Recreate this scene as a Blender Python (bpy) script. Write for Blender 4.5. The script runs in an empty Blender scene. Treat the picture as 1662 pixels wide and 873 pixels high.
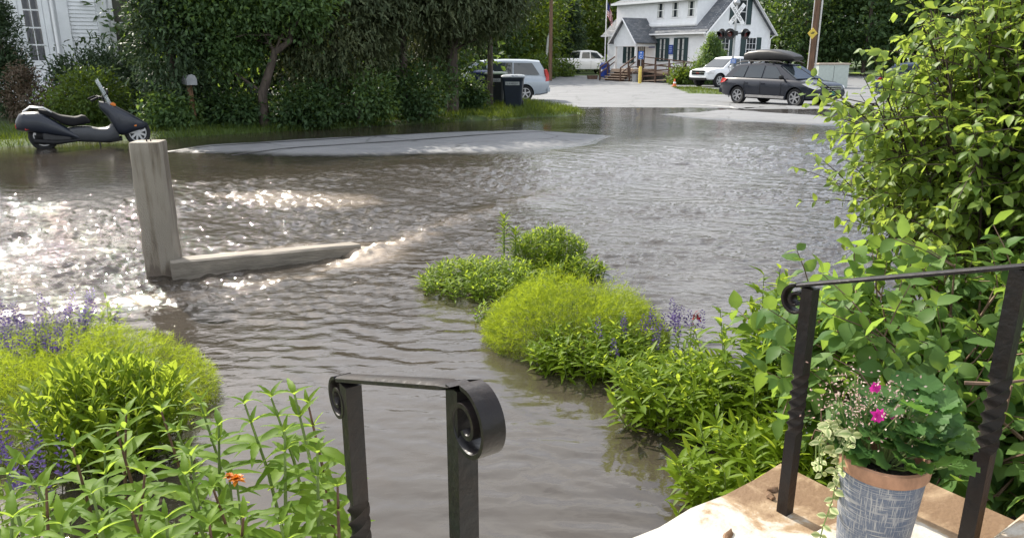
import bpy, bmesh, math, random
import numpy as np
from mathutils import Vector, Matrix

random.seed(7); RNG = np.random.default_rng(11)
sc = bpy.context.scene
COL = sc.collection
R = math.radians

# ------------------------------------------------------------------ camera, sky, sun, exposure
CAM_H, PITCH, FPX = 1.8, R(16.0), 1200.0
cam_data = bpy.data.cameras.new('camera'); cam = bpy.data.objects.new('camera', cam_data); COL.objects.link(cam)
cam.location = (0, 0, CAM_H); cam.rotation_euler = (R(90) - PITCH, 0, 0)
cam_data.sensor_width = 36; cam_data.lens = 36 * FPX / 1662
cam_data.clip_start = 0.05; cam_data.clip_end = 2000
sc.camera = cam

SUN_AZ, SUN_EL = R(38), R(38)        # degrees left of straight ahead, height
world = bpy.data.worlds.new('World'); sc.world = world; world.use_nodes = True
wn = world.node_tree; wn.nodes.clear()
sky = wn.nodes.new('ShaderNodeTexSky'); sky.sky_type = 'NISHITA'; sky.sun_disc = False
sky.sun_elevation = SUN_EL; sky.sun_rotation = -SUN_AZ
sky.air_density = 1.0; sky.dust_density = 2.0; sky.ozone_density = 1.0
bgn = wn.nodes.new('ShaderNodeBackground'); bgn.inputs[1].default_value = 0.12
# thin broken cloud, all round the sky
tc = wn.nodes.new('ShaderNodeTexCoord'); mp = wn.nodes.new('ShaderNodeMapping'); mp.inputs['Scale'].default_value = (1, 1, 2.5)
cn = wn.nodes.new('ShaderNodeTexNoise'); cn.inputs['Scale'].default_value = 2.2; cn.inputs['Detail'].default_value = 6; cn.inputs['Roughness'].default_value = .6
cr = wn.nodes.new('ShaderNodeMapRange'); cr.inputs[1].default_value = .36; cr.inputs[2].default_value = .62
mixc = wn.nodes.new('ShaderNodeMix'); mixc.data_type = 'RGBA'; mixc.inputs[7].default_value = (9.8, 9.9, 10.2, 1)
wo = wn.nodes.new('ShaderNodeOutputWorld')
wn.links.new(tc.outputs['Generated'], mp.inputs[0]); wn.links.new(mp.outputs[0], cn.inputs['Vector'])
wn.links.new(cn.outputs[0], cr.inputs[0]); wn.links.new(cr.outputs[0], mixc.inputs[0])
wn.links.new(sky.outputs[0], mixc.inputs[6]); wn.links.new(mixc.outputs[2], bgn.inputs[0]); wn.links.new(bgn.outputs[0], wo.inputs[0])

sd = bpy.data.lights.new('sun', 'SUN'); sd.energy = 5.0; sd.angle = R(0.5); sd.color = (1, .93, .82)
sun = bpy.data.objects.new('sun', sd); COL.objects.link(sun)
SUN_DIR = Vector((-math.sin(SUN_AZ) * math.cos(SUN_EL), math.cos(SUN_AZ) * math.cos(SUN_EL), math.sin(SUN_EL)))
sun.rotation_euler = SUN_DIR.to_track_quat('Z', 'Y').to_euler()
sc.view_settings.view_transform = 'Standard'; sc.view_settings.look = 'None'
sc.view_settings.gamma = 1; sc.view_settings.use_curve_mapping = False
sc.view_settings.exposure = 0.9
sc.cycles.use_denoising = True
sc.cycles.max_bounces = 7; sc.cycles.diffuse_bounces = 4; sc.cycles.glossy_bounces = 3
sc.cycles.transmission_bounces = 3; sc.cycles.transparent_max_bounces = 6
sc.cycles.sample_clamp_indirect = 6

# ------------------------------------------------------------------ photo pixel -> direction (only directions; depth comes from the ground)
SP, CP = math.sin(PITCH), math.cos(PITCH)
def pdir(x, y):
    u = (x - 831) / FPX; v = (436.5 - y) / FPX
    return (u, CP + v * SP, -SP + v * CP)
def PG(x, y, z=0.0):
    d = pdir(x, y); t = (z - CAM_H) / d[2]
    return Vector((d[0] * t, d[1] * t, z))
def PT(x, y, t):
    d = pdir(x, y); return Vector((d[0] * t, d[1] * t, CAM_H + d[2] * t))

# the street grid: a runs along the street, b away from the photographer's steps
PHI = R(35); CE, SE = math.cos(PHI), math.sin(PHI)
def AB(a, b, z=0.0): return Vector((a * CE - b * SE, a * SE + b * CE, z))
def to_ab(X, Y): return X * CE + Y * SE, -X * SE + Y * CE

# ------------------------------------------------------------------ helpers
def tag(o, label=None, cat=None, group=None, kind=None):
    if label: o['label'] = label
    if cat: o['category'] = cat
    if group: o['group'] = group
    if kind: o['kind'] = kind
    return o
def thing(name, label, cat, loc=(0, 0, 0), rotz=0, group=None):
    o = bpy.data.objects.new(name, None); COL.objects.link(o); o.empty_display_size = .1
    o.location = loc; o.rotation_euler = (0, 0, rotz)
    return tag(o, label, cat, group)
def link(name, me, mat, parent=None):
    o = bpy.data.objects.new(name, me); COL.objects.link(o)
    if mat is not None and len(me.materials) == 0: me.materials.append(mat)
    if parent is not None: o.parent = parent
    return o
def copy_tree(o, parent=None):
    c = o.copy(); COL.objects.link(c)
    if parent is not None: c.parent = parent
    for ch in list(o.children): copy_tree(ch, c)
    return c

class MB:
    def __init__(s): s.v = []; s.f = []
    def add(s, vs, fs):
        n = len(s.v); s.v += [tuple(p) for p in vs]; s.f += [tuple(i + n for i in f) for f in fs]; return s
    def poly(s, pts): return s.add(pts, [range(len(pts))])
    def box(s, c, d, M=None):
        x, y, z = d[0] / 2, d[1] / 2, d[2] / 2
        vs = [Vector((sx * x, sy * y, sz * z)) for sz in (-1, 1) for sy in (-1, 1) for sx in (-1, 1)]
        if M is not None: vs = [M @ p for p in vs]
        vs = [p + Vector(c) for p in vs]
        return s.add(vs, [(0, 2, 3, 1), (4, 5, 7, 6), (0, 1, 5, 4), (2, 6, 7, 3), (0, 4, 6, 2), (1, 3, 7, 5)])
    def span(s, lo, hi):
        return s.box([(a + b) / 2 for a, b in zip(lo, hi)], [abs(b - a) for a, b in zip(lo, hi)])
    def bar(s, p, q, w, h=None, up=(0, 0, 1)):
        p, q = Vector(p), Vector(q); d = q - p; L = d.length; x = d.normalized(); h = h or w
        y = Vector(up).cross(x)
        if y.length < 1e-4: y = Vector((0, 1, 0)).cross(x)
        y.normalize(); z = x.cross(y)
        M = Matrix((x, y, z)).transposed()
        return s.box((p + q) / 2, (L, w, h), M)
    def rings(s, rs, cap=True, close=True):
        n = len(rs[0]); vs = [p for r in rs for p in r]; fs = []
        m = n if close else n - 1
        for i in range(len(rs) - 1):
            for j in range(m):
                k = (j + 1) % n
                fs.append((i * n + j, i * n + k, (i + 1) * n + k, (i + 1) * n + j))
        if cap: fs += [tuple(range(n - 1, -1, -1)), tuple(range((len(rs) - 1) * n, len(rs) * n))]
        return s.add(vs, fs)
    def tube(s, pts, rad, n=8, cap=True, twist=None, square=False):
        pts = [Vector(p) for p in pts]; rad = rad if hasattr(rad, '__len__') else [rad] * len(pts)
        rs = []; ref = None
        for i, p in enumerate(pts):
            t = (pts[min(i + 1, len(pts) - 1)] - pts[max(i - 1, 0)]).normalized()
            if ref is None:
                ref = Vector((1, 0, 0)) if abs(t.x) < .9 else Vector((0, 1, 0))
            ref = (ref - t * ref.dot(t)).normalized(); b = t.cross(ref)
            tw = twist[i] if twist else 0
            ring = []
            for j in range(n):
                a = 2 * math.pi * j / n + tw
                ring.append(p + (ref * math.cos(a) + b * math.sin(a)) * rad[i])
            rs.append(ring)
        return s.rings(rs, cap)
    def lathe(s, prof, n=24, c=(0, 0, 0), axis='z', cap=True):
        rs = []
        for r, z in prof:
            ring = []
            for j in range(n):
                a = 2 * math.pi * j / n; x, y = r * math.cos(a), r * math.sin(a)
                if axis == 'z': p = (c[0] + x, c[1] + y, c[2] + z)
                elif axis == 'y': p = (c[0] + x, c[1] + z, c[2] - y)
                else: p = (c[0] + z, c[1] + x, c[2] + y)
                ring.append(p)
            rs.append(ring)
        return s.rings(rs, cap)
    def prism(s, pl, lo, hi, axis='y'):
        def P(u, v, w): return {'y': (u, w, v), 'x': (w, u, v), 'z': (u, v, w)}[axis]
        n = len(pl); vs = [P(u, v, lo) for u, v in pl] + [P(u, v, hi) for u, v in pl]
        fs = [tuple(range(n)), tuple(range(2 * n - 1, n - 1, -1))]
        fs += [(i, i + n, (i + 1) % n + n, (i + 1) % n) for i in range(n)]
        return s.add(vs, fs)
    def mesh(s, name, bevel=0, smooth=None):
        me = bpy.data.meshes.new(name); me.from_pydata(s.v, [], s.f)
        bm = bmesh.new(); bm.from_mesh(me)
        bmesh.ops.recalc_face_normals(bm, faces=bm.faces)
        if bevel:
            es = [e for e in bm.edges if len(e.link_faces) == 2 and e.calc_face_angle(0) > .5]
            bmesh.ops.bevel(bm, geom=es, offset=bevel, segments=2, affect='EDGES', clamp_overlap=True)
        bm.to_mesh(me); bm.free()
        if smooth is not None:
            me.polygons.foreach_set('use_smooth', [True] * len(me.polygons)); me.set_sharp_from_angle(angle=R(smooth))
        return me
    def build(s, name, mat, parent=None, bevel=0, smooth=None):
        return link(name, s.mesh(name, bevel, smooth), mat, parent)

def np_mesh(name, verts, faces, var=None, attrs=None, smooth=False):
    """uniform-size faces from numpy arrays, with an optional per-vertex 'var' float attribute"""
    verts = np.asarray(verts, np.float32); faces = np.asarray(faces, np.int32)
    me = bpy.data.meshes.new(name); nf, k = faces.shape
    me.vertices.add(len(verts)); me.vertices.foreach_set('co', verts.ravel())
    me.loops.add(nf * k); me.loops.foreach_set('vertex_index', faces.ravel())
    me.polygons.add(nf); me.polygons.foreach_set('loop_start', np.arange(0, nf * k, k, dtype=np.int32))
    if smooth: me.polygons.foreach_set('use_smooth', np.ones(nf, bool))
    if var is not None: attrs = dict(attrs or {}, var=var)
    for n, arr in (attrs or {}).items():
        at = me.attributes.new(n, 'FLOAT', 'POINT'); at.data.foreach_set('value', np.asarray(arr, np.float32))
    me.update(calc_edges=True); me.validate(); return me

def text_mesh(body, size, mat, parent, name='lettering', align='CENTER', extrude=.002, M=None):
    cu = bpy.data.curves.new('lettering', 'FONT'); cu.body = body; cu.size = size; cu.align_x = align; cu.align_y = 'CENTER'; cu.extrude = extrude
    tmp = bpy.data.objects.new('tmp', cu); COL.objects.link(tmp)
    dg = bpy.context.evaluated_depsgraph_get(); dg.update()
    me = bpy.data.meshes.new_from_object(tmp.evaluated_get(dg)); bpy.data.objects.remove(tmp)
    me.materials.clear(); o = link(name, me, mat, parent)
    if M is not None: o.matrix_local = M
    return o

def boolean_cut(me, cutters):
    """cutters: meshes; returns me minus all of them"""
    o = bpy.data.objects.new('tmp', me); COL.objects.link(o); cs = []
    for c in cutters:
        co = bpy.data.objects.new('tmpc', c); COL.objects.link(co); cs.append(co)
        md = o.modifiers.new('b', 'BOOLEAN'); md.object = co; md.operation = 'DIFFERENCE'; md.solver = 'EXACT'; md.material_mode = 'TRANSFER'
    dg = bpy.context.evaluated_depsgraph_get(); dg.update()
    out = bpy.data.meshes.new_from_object(o.evaluated_get(dg))
    for q in cs + [o]: bpy.data.objects.remove(q)
    return out

# ------------------------------------------------------------------ materials
MATS = {}
def newmat(name):
    m = bpy.data.materials.new(name); m.use_nodes = True; nt = m.node_tree
    b = nt.nodes['Principled BSDF']; MATS[name] = m
    return m, nt, b
def N(nt, t, **kw):
    n = nt.nodes.new(t)
    for k, v in kw.items(): setattr(n, k, v)
    return n
def mat(name, col, rough=.6, metal=0, var=.12, scale=6, bump=0, bscale=60, spec=.5, col2=None, stretch=None, coat=0):
    """base colour broken up by object-space noise, optional fine relief"""
    if name in MATS: return MATS[name]
    m, nt, b = newmat(name); L = nt.links.new
    tcn = N(nt, 'ShaderNodeTexCoord'); vec = tcn.outputs['Object']
    if stretch:
        mpn = N(nt, 'ShaderNodeMapping'); mpn.inputs['Scale'].default_value = stretch; L(vec, mpn.inputs[0]); vec = mpn.outputs[0]
    nz = N(nt, 'ShaderNodeTexNoise'); nz.inputs['Scale'].default_value = scale; nz.inputs['Detail'].default_value = 5; nz.inputs['Roughness'].default_value = .65
    L(vec, nz.inputs['Vector'])
    mx = N(nt, 'ShaderNodeMix', data_type='RGBA')
    c2 = col2 or tuple(max(0, c * (1 - 2.2 * var)) for c in col); c1 = tuple(min(1, c * (1 + var)) for c in col)
    mx.inputs[6].default_value = (*c2, 1); mx.inputs[7].default_value = (*c1, 1)
    mr = N(nt, 'ShaderNodeMapRange'); mr.inputs[1].default_value = .3; mr.inputs[2].default_value = .7
    L(nz.outputs[0], mr.inputs[0]); L(mr.outputs[0], mx.inputs[0]); L(mx.outputs[2], b.inputs['Base Color'])
    b.inputs['Roughness'].default_value = rough; b.inputs['Metallic'].default_value = metal
    b.inputs['Specular IOR Level'].default_value = spec; b.inputs['Coat Weight'].default_value = coat
    b.inputs['Coat Roughness'].default_value = .05
    if bump:
        n2 = N(nt, 'ShaderNodeTexNoise'); n2.inputs['Scale'].default_value = bscale; n2.inputs['Detail'].default_value = 4; L(vec, n2.inputs['Vector'])
        bp = N(nt, 'ShaderNodeBump'); bp.inputs['Strength'].default_value = bump; bp.inputs['Distance'].default_value = .01
        L(n2.outputs[0], bp.inputs['Height']); L(bp.outputs[0], b.inputs['Normal'])
    return m
def glass(name, col=(.02, .025, .03), rough=.03, spec=.8):
    if name in MATS: return MATS[name]
    m, nt, b = newmat(name); b.inputs['Base Color'].default_value = (*col, 1); b.inputs['Roughness'].default_value = rough
    b.inputs['Specular IOR Level'].default_value = spec; return m
def clear_glass(name, tint=(.85, .9, .9), a=.25):
    if name in MATS: return MATS[name]
    m, nt, b = newmat(name); b.inputs['Base Color'].default_value = (*tint, 1); b.inputs['Roughness'].default_value = .04
    b.inputs['Alpha'].default_value = a; return m
def leaf_mat(name, dark, light, trans=None, tw=.42, rough=.42, spec=.5):
    rough = max(rough, .5); spec *= .5
    if name in MATS: return MATS[name]
    m, nt, b = newmat(name); L = nt.links.new
    at = N(nt, 'ShaderNodeAttribute', attribute_name='var')
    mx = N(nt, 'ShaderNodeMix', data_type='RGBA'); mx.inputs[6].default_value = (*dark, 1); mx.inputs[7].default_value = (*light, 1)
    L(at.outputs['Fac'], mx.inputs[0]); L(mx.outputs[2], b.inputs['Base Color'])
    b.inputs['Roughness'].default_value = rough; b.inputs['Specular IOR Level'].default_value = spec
    tr = N(nt, 'ShaderNodeBsdfTranslucent')
    if trans is None: trans = (light[0] * 2.2, light[1] * 1.9, light[2] * .7)
    m2 = N(nt, 'ShaderNodeMix', data_type='RGBA'); m2.inputs[6].default_value = tuple(.55 * c for c in trans) + (1,); m2.inputs[7].default_value = (*trans, 1)
    L(at.outputs['Fac'], m2.inputs[0]); L(m2.outputs[2], tr.inputs[0])
    ms = N(nt, 'ShaderNodeMixShader'); ms.inputs[0].default_value = tw
    L(b.outputs[0], ms.inputs[1]); L(tr.outputs[0], ms.inputs[2]); L(ms.outputs[0], nt.nodes['Material Output'].inputs[0])
    return m

# ------------------------------------------------------------------ numpy noise
def sstep(x, lo, hi):
    t = np.clip((x - lo) / (hi - lo), 0, 1); return t * t * (3 - 2 * t)
def vnoise(X, Y, seed=0):
    r = np.random.default_rng(seed); T = r.random((257, 257)); T[256] = T[0]; T[:, 256] = T[:, 0]
    xi = np.floor(X).astype(int); yi = np.floor(Y).astype(int); fx = X - xi; fy = Y - yi
    fx = fx * fx * (3 - 2 * fx); fy = fy * fy * (3 - 2 * fy); xi &= 255; yi &= 255
    return (T[xi, yi] * (1 - fx) + T[xi + 1, yi] * fx) * (1 - fy) + (T[xi, yi + 1] * (1 - fx) + T[xi + 1, yi + 1] * fx) * fy
def fbm(X, Y, seed=0, o=4):
    s = 0; a = .5
    for i in range(o): s = s + a * (vnoise(X * 2 ** i, Y * 2 ** i, seed + i) - .5); a *= .5
    return s
def sdf_poly(X, Y, poly):
    d = np.full(X.shape, 1e9); ins = np.zeros(X.shape, bool); n = len(poly)
    for i in range(n):
        ax, ay = poly[i]; bx, by = poly[(i + 1) % n]; ex, ey = bx - ax, by - ay
        wx, wy = X - ax, Y - ay; t = np.clip((wx * ex + wy * ey) / (ex * ex + ey * ey), 0, 1)
        d = np.minimum(d, np.hypot(wx - t * ex, wy - t * ey))
        c = ((ay > Y) != (by > Y)) & (X < ex * (Y - ay) / (ey if abs(ey) > 1e-9 else 1e-9) + ax)
        ins ^= c
    return np.where(ins, -d, d)
# ------------------------------------------------------------------ terrain and flood levels
DRY1 = [(2.4, 14.2), (3.9, 12.4), (5.1, 11.5), (7.5, 10.3), (9.1, 10.6), (10.9, 11.7), (10.1, 13.7), (8.1, 14.5), (5.1, 14.8), (3.3, 14.8)]
DRY2 = [tuple(PG(x, y, .18).xy) for x, y in ((1070, 187), (1180, 179), (1345, 190), (1400, 204), (1345, 207), (1210, 199), (1120, 193))]
FAR_DRY = [tuple(PG(x, y, .1).xy) for x, y in ((700, 168), (880, 166), (930, 163), (1060, 168), (1180, 173), (1340, 181), (1662, 186))] + [(120, 40), (120, 140), (-60, 140)]
LOT = [(1.9, 18.0), (2.4, 21.5), (1.9, 24.5), (.4, 26.6), (-9, 28.5), (-9, 44), (2.4, 60), (4.0, 66.0), (10, 69), (45, 69), (60, 40), (50, 30), (22, 18)]
LAWN = [tuple(PG(x, y, .02).xy) for x, y in ((1086, 141), (1125, 141), (1175, 146), (1230, 152), (1180, 154), (1115, 152))]

def far_f(X, Y): return sstep(Y + 5.0 * fbm(X * .35, Y * .8, 51, 5), 23.0, 30.0) * sstep(X, -14, -6)
def water_z(X, Y):
    a, b = to_ab(X, Y)
    f = far_f(X, Y)
    return .2 * sstep(b, 6.6, 11.0) * (1 - f) + f * -.04
def ground_z(X, Y):
    a, b = to_ab(X, Y)
    w = .2 * sstep(b, 6.6, 11.0)
    z = w - .045 + .02 * fbm(X * .8, Y * .8, 5)
    z = z - .06 * (1 - sstep(b, 5, 9))
    n = fbm(X * .9, Y * .9, 21) * .8 + fbm(X * 3, Y * 3, 22) * .25
    s1 = sdf_poly(a, b, DRY1) + n * .5
    s2 = sdf_poly(X, Y, DRY2) + n * .6
    s3 = sdf_poly(X, Y, FAR_DRY) + n * 2.2
    for s, w_ in ((s1, 1.2), (s2, 1.2), (s3, 3.0)):
        z = z + .09 * np.clip(.5 - s / w_, 0, 1) * (1 if w_ < 2 else 1)
    # far lot dips a little, then rises behind
    far = far_f(X, Y)
    z = z * (1 - far) + far * (.02 + .2 * sstep(Y, 50, 68))
    # verge and house lots rise above the street
    vs = b - 16.45
    lot = sdf_poly(X, Y, LOT)
    verge = sstep(vs + n * .5, -.15, .5) * sstep(lot, -.1, .8)
    z = np.where(verge > 0, np.maximum(z, w - .04 + verge * .12), z) + .25 * verge * sstep(vs, 1, 9) * (Y < 40)
    return z
def gz(p): return float(ground_z(np.array([p[0]], float), np.array([p[1]], float))[0])

def grid_faces(nx, ny):
    i = np.arange(nx - 1)[:, None] * ny + np.arange(ny - 1)[None]
    return np.stack([i, i + ny, i + ny + 1, i + 1], -1).reshape(-1, 4)
def axis_pts(lo, hi, step, far, g=1.35):
    xs = list(np.arange(lo, hi + 1e-6, step)); s = step; x = lo
    while x > -far: s *= g; x -= s; xs.insert(0, x)
    s = step; x = hi
    while x < far: s *= g; x += s; xs.append(x)
    return np.array(xs)

# ground sheet
m, nt, b = newmat('ground_grass_soil'); L = nt.links.new
g_tc = N(nt, 'ShaderNodeTexCoord'); g_n = N(nt, 'ShaderNodeTexNoise'); g_n.inputs['Scale'].default_value = 1.3; g_n.inputs['Detail'].default_value = 8; g_n.inputs['Roughness'].default_value = .7
g_r = N(nt, 'ShaderNodeValToRGB'); e = g_r.color_ramp.elements
e[0].position = .32; e[0].color = (.05, .04, .022, 1); e[1].position = .62; e[1].color = (.075, .12, .022, 1)
ee = g_r.color_ramp.elements.new(.46); ee.color = (.045, .075, .018, 1)
L(g_tc.outputs['Object'], g_n.inputs['Vector']); L(g_n.outputs[0], g_r.inputs[0]); L(g_r.outputs[0], b.inputs['Base Color'])
b.inputs['Roughness'].default_value = .9
g_b = N(nt, 'ShaderNodeTexNoise'); g_b.inputs['Scale'].default_value = 30; g_bp = N(nt, 'ShaderNodeBump'); g_bp.inputs['Strength'].default_value = .8; g_bp.inputs['Distance'].default_value = .03
L(g_tc.outputs['Object'], g_b.inputs['Vector']); L(g_b.outputs[0], g_bp.inputs['Height']); L(g_bp.outputs[0], b.inputs['Normal'])
gx = axis_pts(-26, 34, .4, 500); gy = axis_pts(1, 70, .4, 500)
GX, GY = np.meshgrid(gx, gy, indexing='ij'); ga, gb = to_ab(GX, GY)
GZ = ground_z(GX, GY)
on_asphalt = ((gb > 6.8) & (gb < 16.5) & (ga > -39) & (ga < 59)) | (sdf_poly(GX, GY, LOT) < .2)
GZ = GZ - .1 * on_asphalt
GZ = np.where(gb < 6.9, np.minimum(GZ, -.1), GZ)
ground = link('ground', np_mesh('ground', np.stack([GX, GY, GZ], -1).reshape(-1, 3), grid_faces(len(gx), len(gy)), smooth=True), MATS['ground_grass_soil'])
tag(ground, kind='structure')

# asphalt: pale and dry where it stands clear, dark and glossy where the flood has wetted it
m, nt, b = newmat('asphalt'); L = nt.links.new
tcn = N(nt, 'ShaderNodeTexCoord')
n1 = N(nt, 'ShaderNodeTexNoise'); n1.inputs['Scale'].default_value = .7; n1.inputs['Detail'].default_value = 8; n1.inputs['Roughness'].default_value = .7
n2 = N(nt, 'ShaderNodeTexNoise'); n2.inputs['Scale'].default_value = 90; n2.inputs['Detail'].default_value = 3
rm = N(nt, 'ShaderNodeValToRGB'); e = rm.color_ramp.elements; e[0].position = .3; e[0].color = (.15, .155, .16, 1); e[1].position = .72; e[1].color = (.265, .27, .275, 1)
sp = N(nt, 'ShaderNodeMix', data_type='RGBA', blend_type='MULTIPLY'); sp.inputs[0].default_value = .5
vo = N(nt, 'ShaderNodeTexVoronoi', feature='DISTANCE_TO_EDGE'); vo.inputs['Scale'].default_value = .33
vn = N(nt, 'ShaderNodeTexNoise'); vn.inputs['Scale'].default_value = 1.7; vn.inputs['Detail'].default_value = 6
vm = N(nt, 'ShaderNodeMix', data_type='RGBA', blend_type='ADD'); vm.inputs[0].default_value = .55
ck = N(nt, 'ShaderNodeMapRange'); ck.inputs[1].default_value = 0; ck.inputs[2].default_value = .012; ck.inputs[3].default_value = .45; ck.inputs[4].default_value = 1
cm = N(nt, 'ShaderNodeMix', data_type='RGBA', blend_type='MULTIPLY'); cm.inputs[0].default_value = 1
wa = N(nt, 'ShaderNodeAttribute', attribute_name='wet')
wm = N(nt, 'ShaderNodeMix', data_type='RGBA'); wm.inputs[7].default_value = (.022, .02, .017, 1)
wn2 = N(nt, 'ShaderNodeMath', operation='ADD'); wns = N(nt, 'ShaderNodeMapRange'); wns.inputs[1].default_value = .35; wns.inputs[2].default_value = .65; wns.inputs[3].default_value = -.25; wns.inputs[4].default_value = .25
wmul = N(nt, 'ShaderNodeMath', operation='MULTIPLY'); wmul.inputs[1].default_value = 1; wmul.use_clamp = True
L(tcn.outputs['Object'], n1.inputs['Vector']); L(tcn.outputs['Object'], n2.inputs['Vector']); L(tcn.outputs['Object'], vn.inputs['Vector'])
L(n1.outputs[0], rm.inputs[0]); L(rm.outputs[0], sp.inputs[6]); L(n2.outputs[1], sp.inputs[7])
L(tcn.outputs['Object'], vm.inputs[6]); L(vn.outputs[1], vm.inputs[7]); L(vm.outputs[2], vo.inputs['Vector']); L(vo.outputs['Distance'], ck.inputs[0])
L(sp.outputs[2], cm.inputs[6]); L(ck.outputs[0], cm.inputs[7])
L(n1.outputs[0], wns.inputs[0]); L(wa.outputs['Fac'], wn2.inputs[0]); L(wns.outputs[0], wn2.inputs[1]); L(wn2.outputs[0], wmul.inputs[0])
L(cm.outputs[2], wm.inputs[6]); L(wmul.outputs[0], wm.inputs[0]); L(wm.outputs[2], b.inputs['Base Color'])
rr = N(nt, 'ShaderNodeMapRange'); rr.inputs[3].default_value = .75; rr.inputs[4].default_value = .12; L(wmul.outputs[0], rr.inputs[0]); L(rr.outputs[0], b.inputs['Roughness'])
bp = N(nt, 'ShaderNodeBump'); bp.inputs['Strength'].default_value = .35; bp.inputs['Distance'].default_value = .006; L(n2.outputs[0], bp.inputs['Height']); L(bp.outputs[0], b.inputs['Normal'])
ASPH = m

def asphalt(name, X, Y, keep=None):
    Z = ground_z(X, Y); wet = 1 - sstep(Z - water_z(X, Y) + .01 * fbm(X * 2, Y * 2, 40), .0, .034)
    wet = wet * (1 - sstep(Y, 29, 33))
    F = grid_faces(*X.shape)
    if keep is not None: F = F[keep.ravel()[F].all(1)]
    used = np.unique(F); remap = -np.ones(X.size, int); remap[used] = np.arange(len(used))
    V = np.stack([X, Y, Z], -1).reshape(-1, 3)[used]
    return tag(link(name, np_mesh(name, V, remap[F], attrs={'wet': wet.ravel()[used]}, smooth=True), ASPH), kind='structure')
ra, rb = np.meshgrid(np.arange(-40, 60, .2), np.arange(6.6, 16.56, .15), indexing='ij')
road = asphalt('road', ra * CE - rb * SE, ra * SE + rb * CE)
lx, ly = np.meshgrid(np.arange(-10, 60, .3), np.arange(15, 70, .3), indexing='ij')
la, lb = to_ab(lx, ly)
lot = asphalt('parking_lot', lx, ly, (lb > 16.4) & (sdf_poly(lx, ly, LOT) < 0) & (sdf_poly(lx, ly, LAWN) > -.3))
# two tar seams along the crown of the street and the worn edge line
tar = mat('tar_seam', (.03, .03, .03), .5)
def strip(name, pts, w, material, lift=.006):
    V = []; F = []
    for i, p in enumerate(pts):
        q = pts[min(i + 1, len(pts) - 1)]; o_ = pts[max(i - 1, 0)]; d = Vector((q[0] - o_[0], q[1] - o_[1], 0)).normalized(); n = Vector((-d.y, d.x, 0)) * w / 2 * random.uniform(.7, 1.3)
        for s in (1, -1):
            v = Vector((p[0], p[1], 0)) + n * s; V.append((v.x, v.y, gz(v) + lift))
        if i: F.append((2 * i - 2, 2 * i - 1, 2 * i + 1, 2 * i))
    me = bpy.data.meshes.new(name); me.from_pydata(V, [], F); return link(name, me, material)
for bb in (13.0, 14.1):
    o = strip('tar_seam', [AB(a, bb + .05 * math.sin(a * 1.7 + bb)).xy for a in np.arange(2.2, 11, .3)], .1, tar); o.parent = road
paint = mat('worn_road_paint', (.5, .5, .48), .7, var=.3, scale=9)
o = strip('edge_line', [AB(a, 15.75 - .0 * a).xy for a in np.arange(-9, 2.3, .4)], .09, paint, .008); o.parent = road
o = strip('edge_line', [PG(x, y, .03).xy for x, y in ((1075, 170), (1120, 171), (1160, 173.5), (1186, 177), (1192, 180))], .11, paint, .008); o.parent = lot

# ------------------------------------------------------------------ flood water: muddy, opaque, mirror-bright; waves are real relief
m, nt, b = newmat('flood_water'); L = nt.links.new
b.inputs['IOR'].default_value = 1.55; b.inputs['Roughness'].default_value = .02; b.inputs['Specular IOR Level'].default_value = .5
tcn = N(nt, 'ShaderNodeTexCoord'); mpn = N(nt, 'ShaderNodeMapping'); mpn.inputs['Rotation'].default_value = (0, 0, -.35); mpn.inputs['Scale'].default_value = (1.0, 2.1, 1)
wn1 = N(nt, 'ShaderNodeTexNoise'); wn1.inputs['Scale'].default_value = 9; wn1.inputs['Detail'].default_value = 4; wn1.inputs['Roughness'].default_value = .55; wn1.inputs['Distortion'].default_value = .6
L(tcn.outputs['Object'], mpn.inputs[0]); L(mpn.outputs[0], wn1.inputs['Vector'])
ch = N(nt, 'ShaderNodeAttribute', attribute_name='chop')
mh = N(nt, 'ShaderNodeMath', operation='MULTIPLY'); L(wn1.outputs[0], mh.inputs[0]); L(ch.outputs['Fac'], mh.inputs[1])
bp = N(nt, 'ShaderNodeBump'); bp.inputs['Strength'].default_value = 1; bp.inputs['Distance'].default_value = .016
L(mh.outputs[0], bp.inputs['Height']); L(bp.outputs[0], b.inputs['Normal'])
mud = N(nt, 'ShaderNodeTexNoise'); mud.inputs['Scale'].default_value = 1.1; mud.inputs['Detail'].default_value = 5; L(mpn.outputs[0], mud.inputs['Vector'])
fo = N(nt, 'ShaderNodeAttribute', attribute_name='foam')
mr1 = N(nt, 'ShaderNodeMix', data_type='RGBA'); mr1.inputs[6].default_value = (.026, .022, .017, 1); mr1.inputs[7].default_value = (.056, .046, .035, 1)
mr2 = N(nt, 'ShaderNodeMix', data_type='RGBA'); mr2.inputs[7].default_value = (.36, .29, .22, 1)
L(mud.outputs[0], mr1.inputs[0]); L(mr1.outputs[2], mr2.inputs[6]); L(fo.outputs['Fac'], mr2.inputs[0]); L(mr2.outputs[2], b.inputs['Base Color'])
fr = N(nt, 'ShaderNodeMapRange'); fr.inputs[3].default_value = .02; fr.inputs[4].default_value = .45; L(fo.outputs['Fac'], fr.inputs[0]); L(fr.outputs[0], b.inputs['Roughness'])
WATER = m

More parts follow.
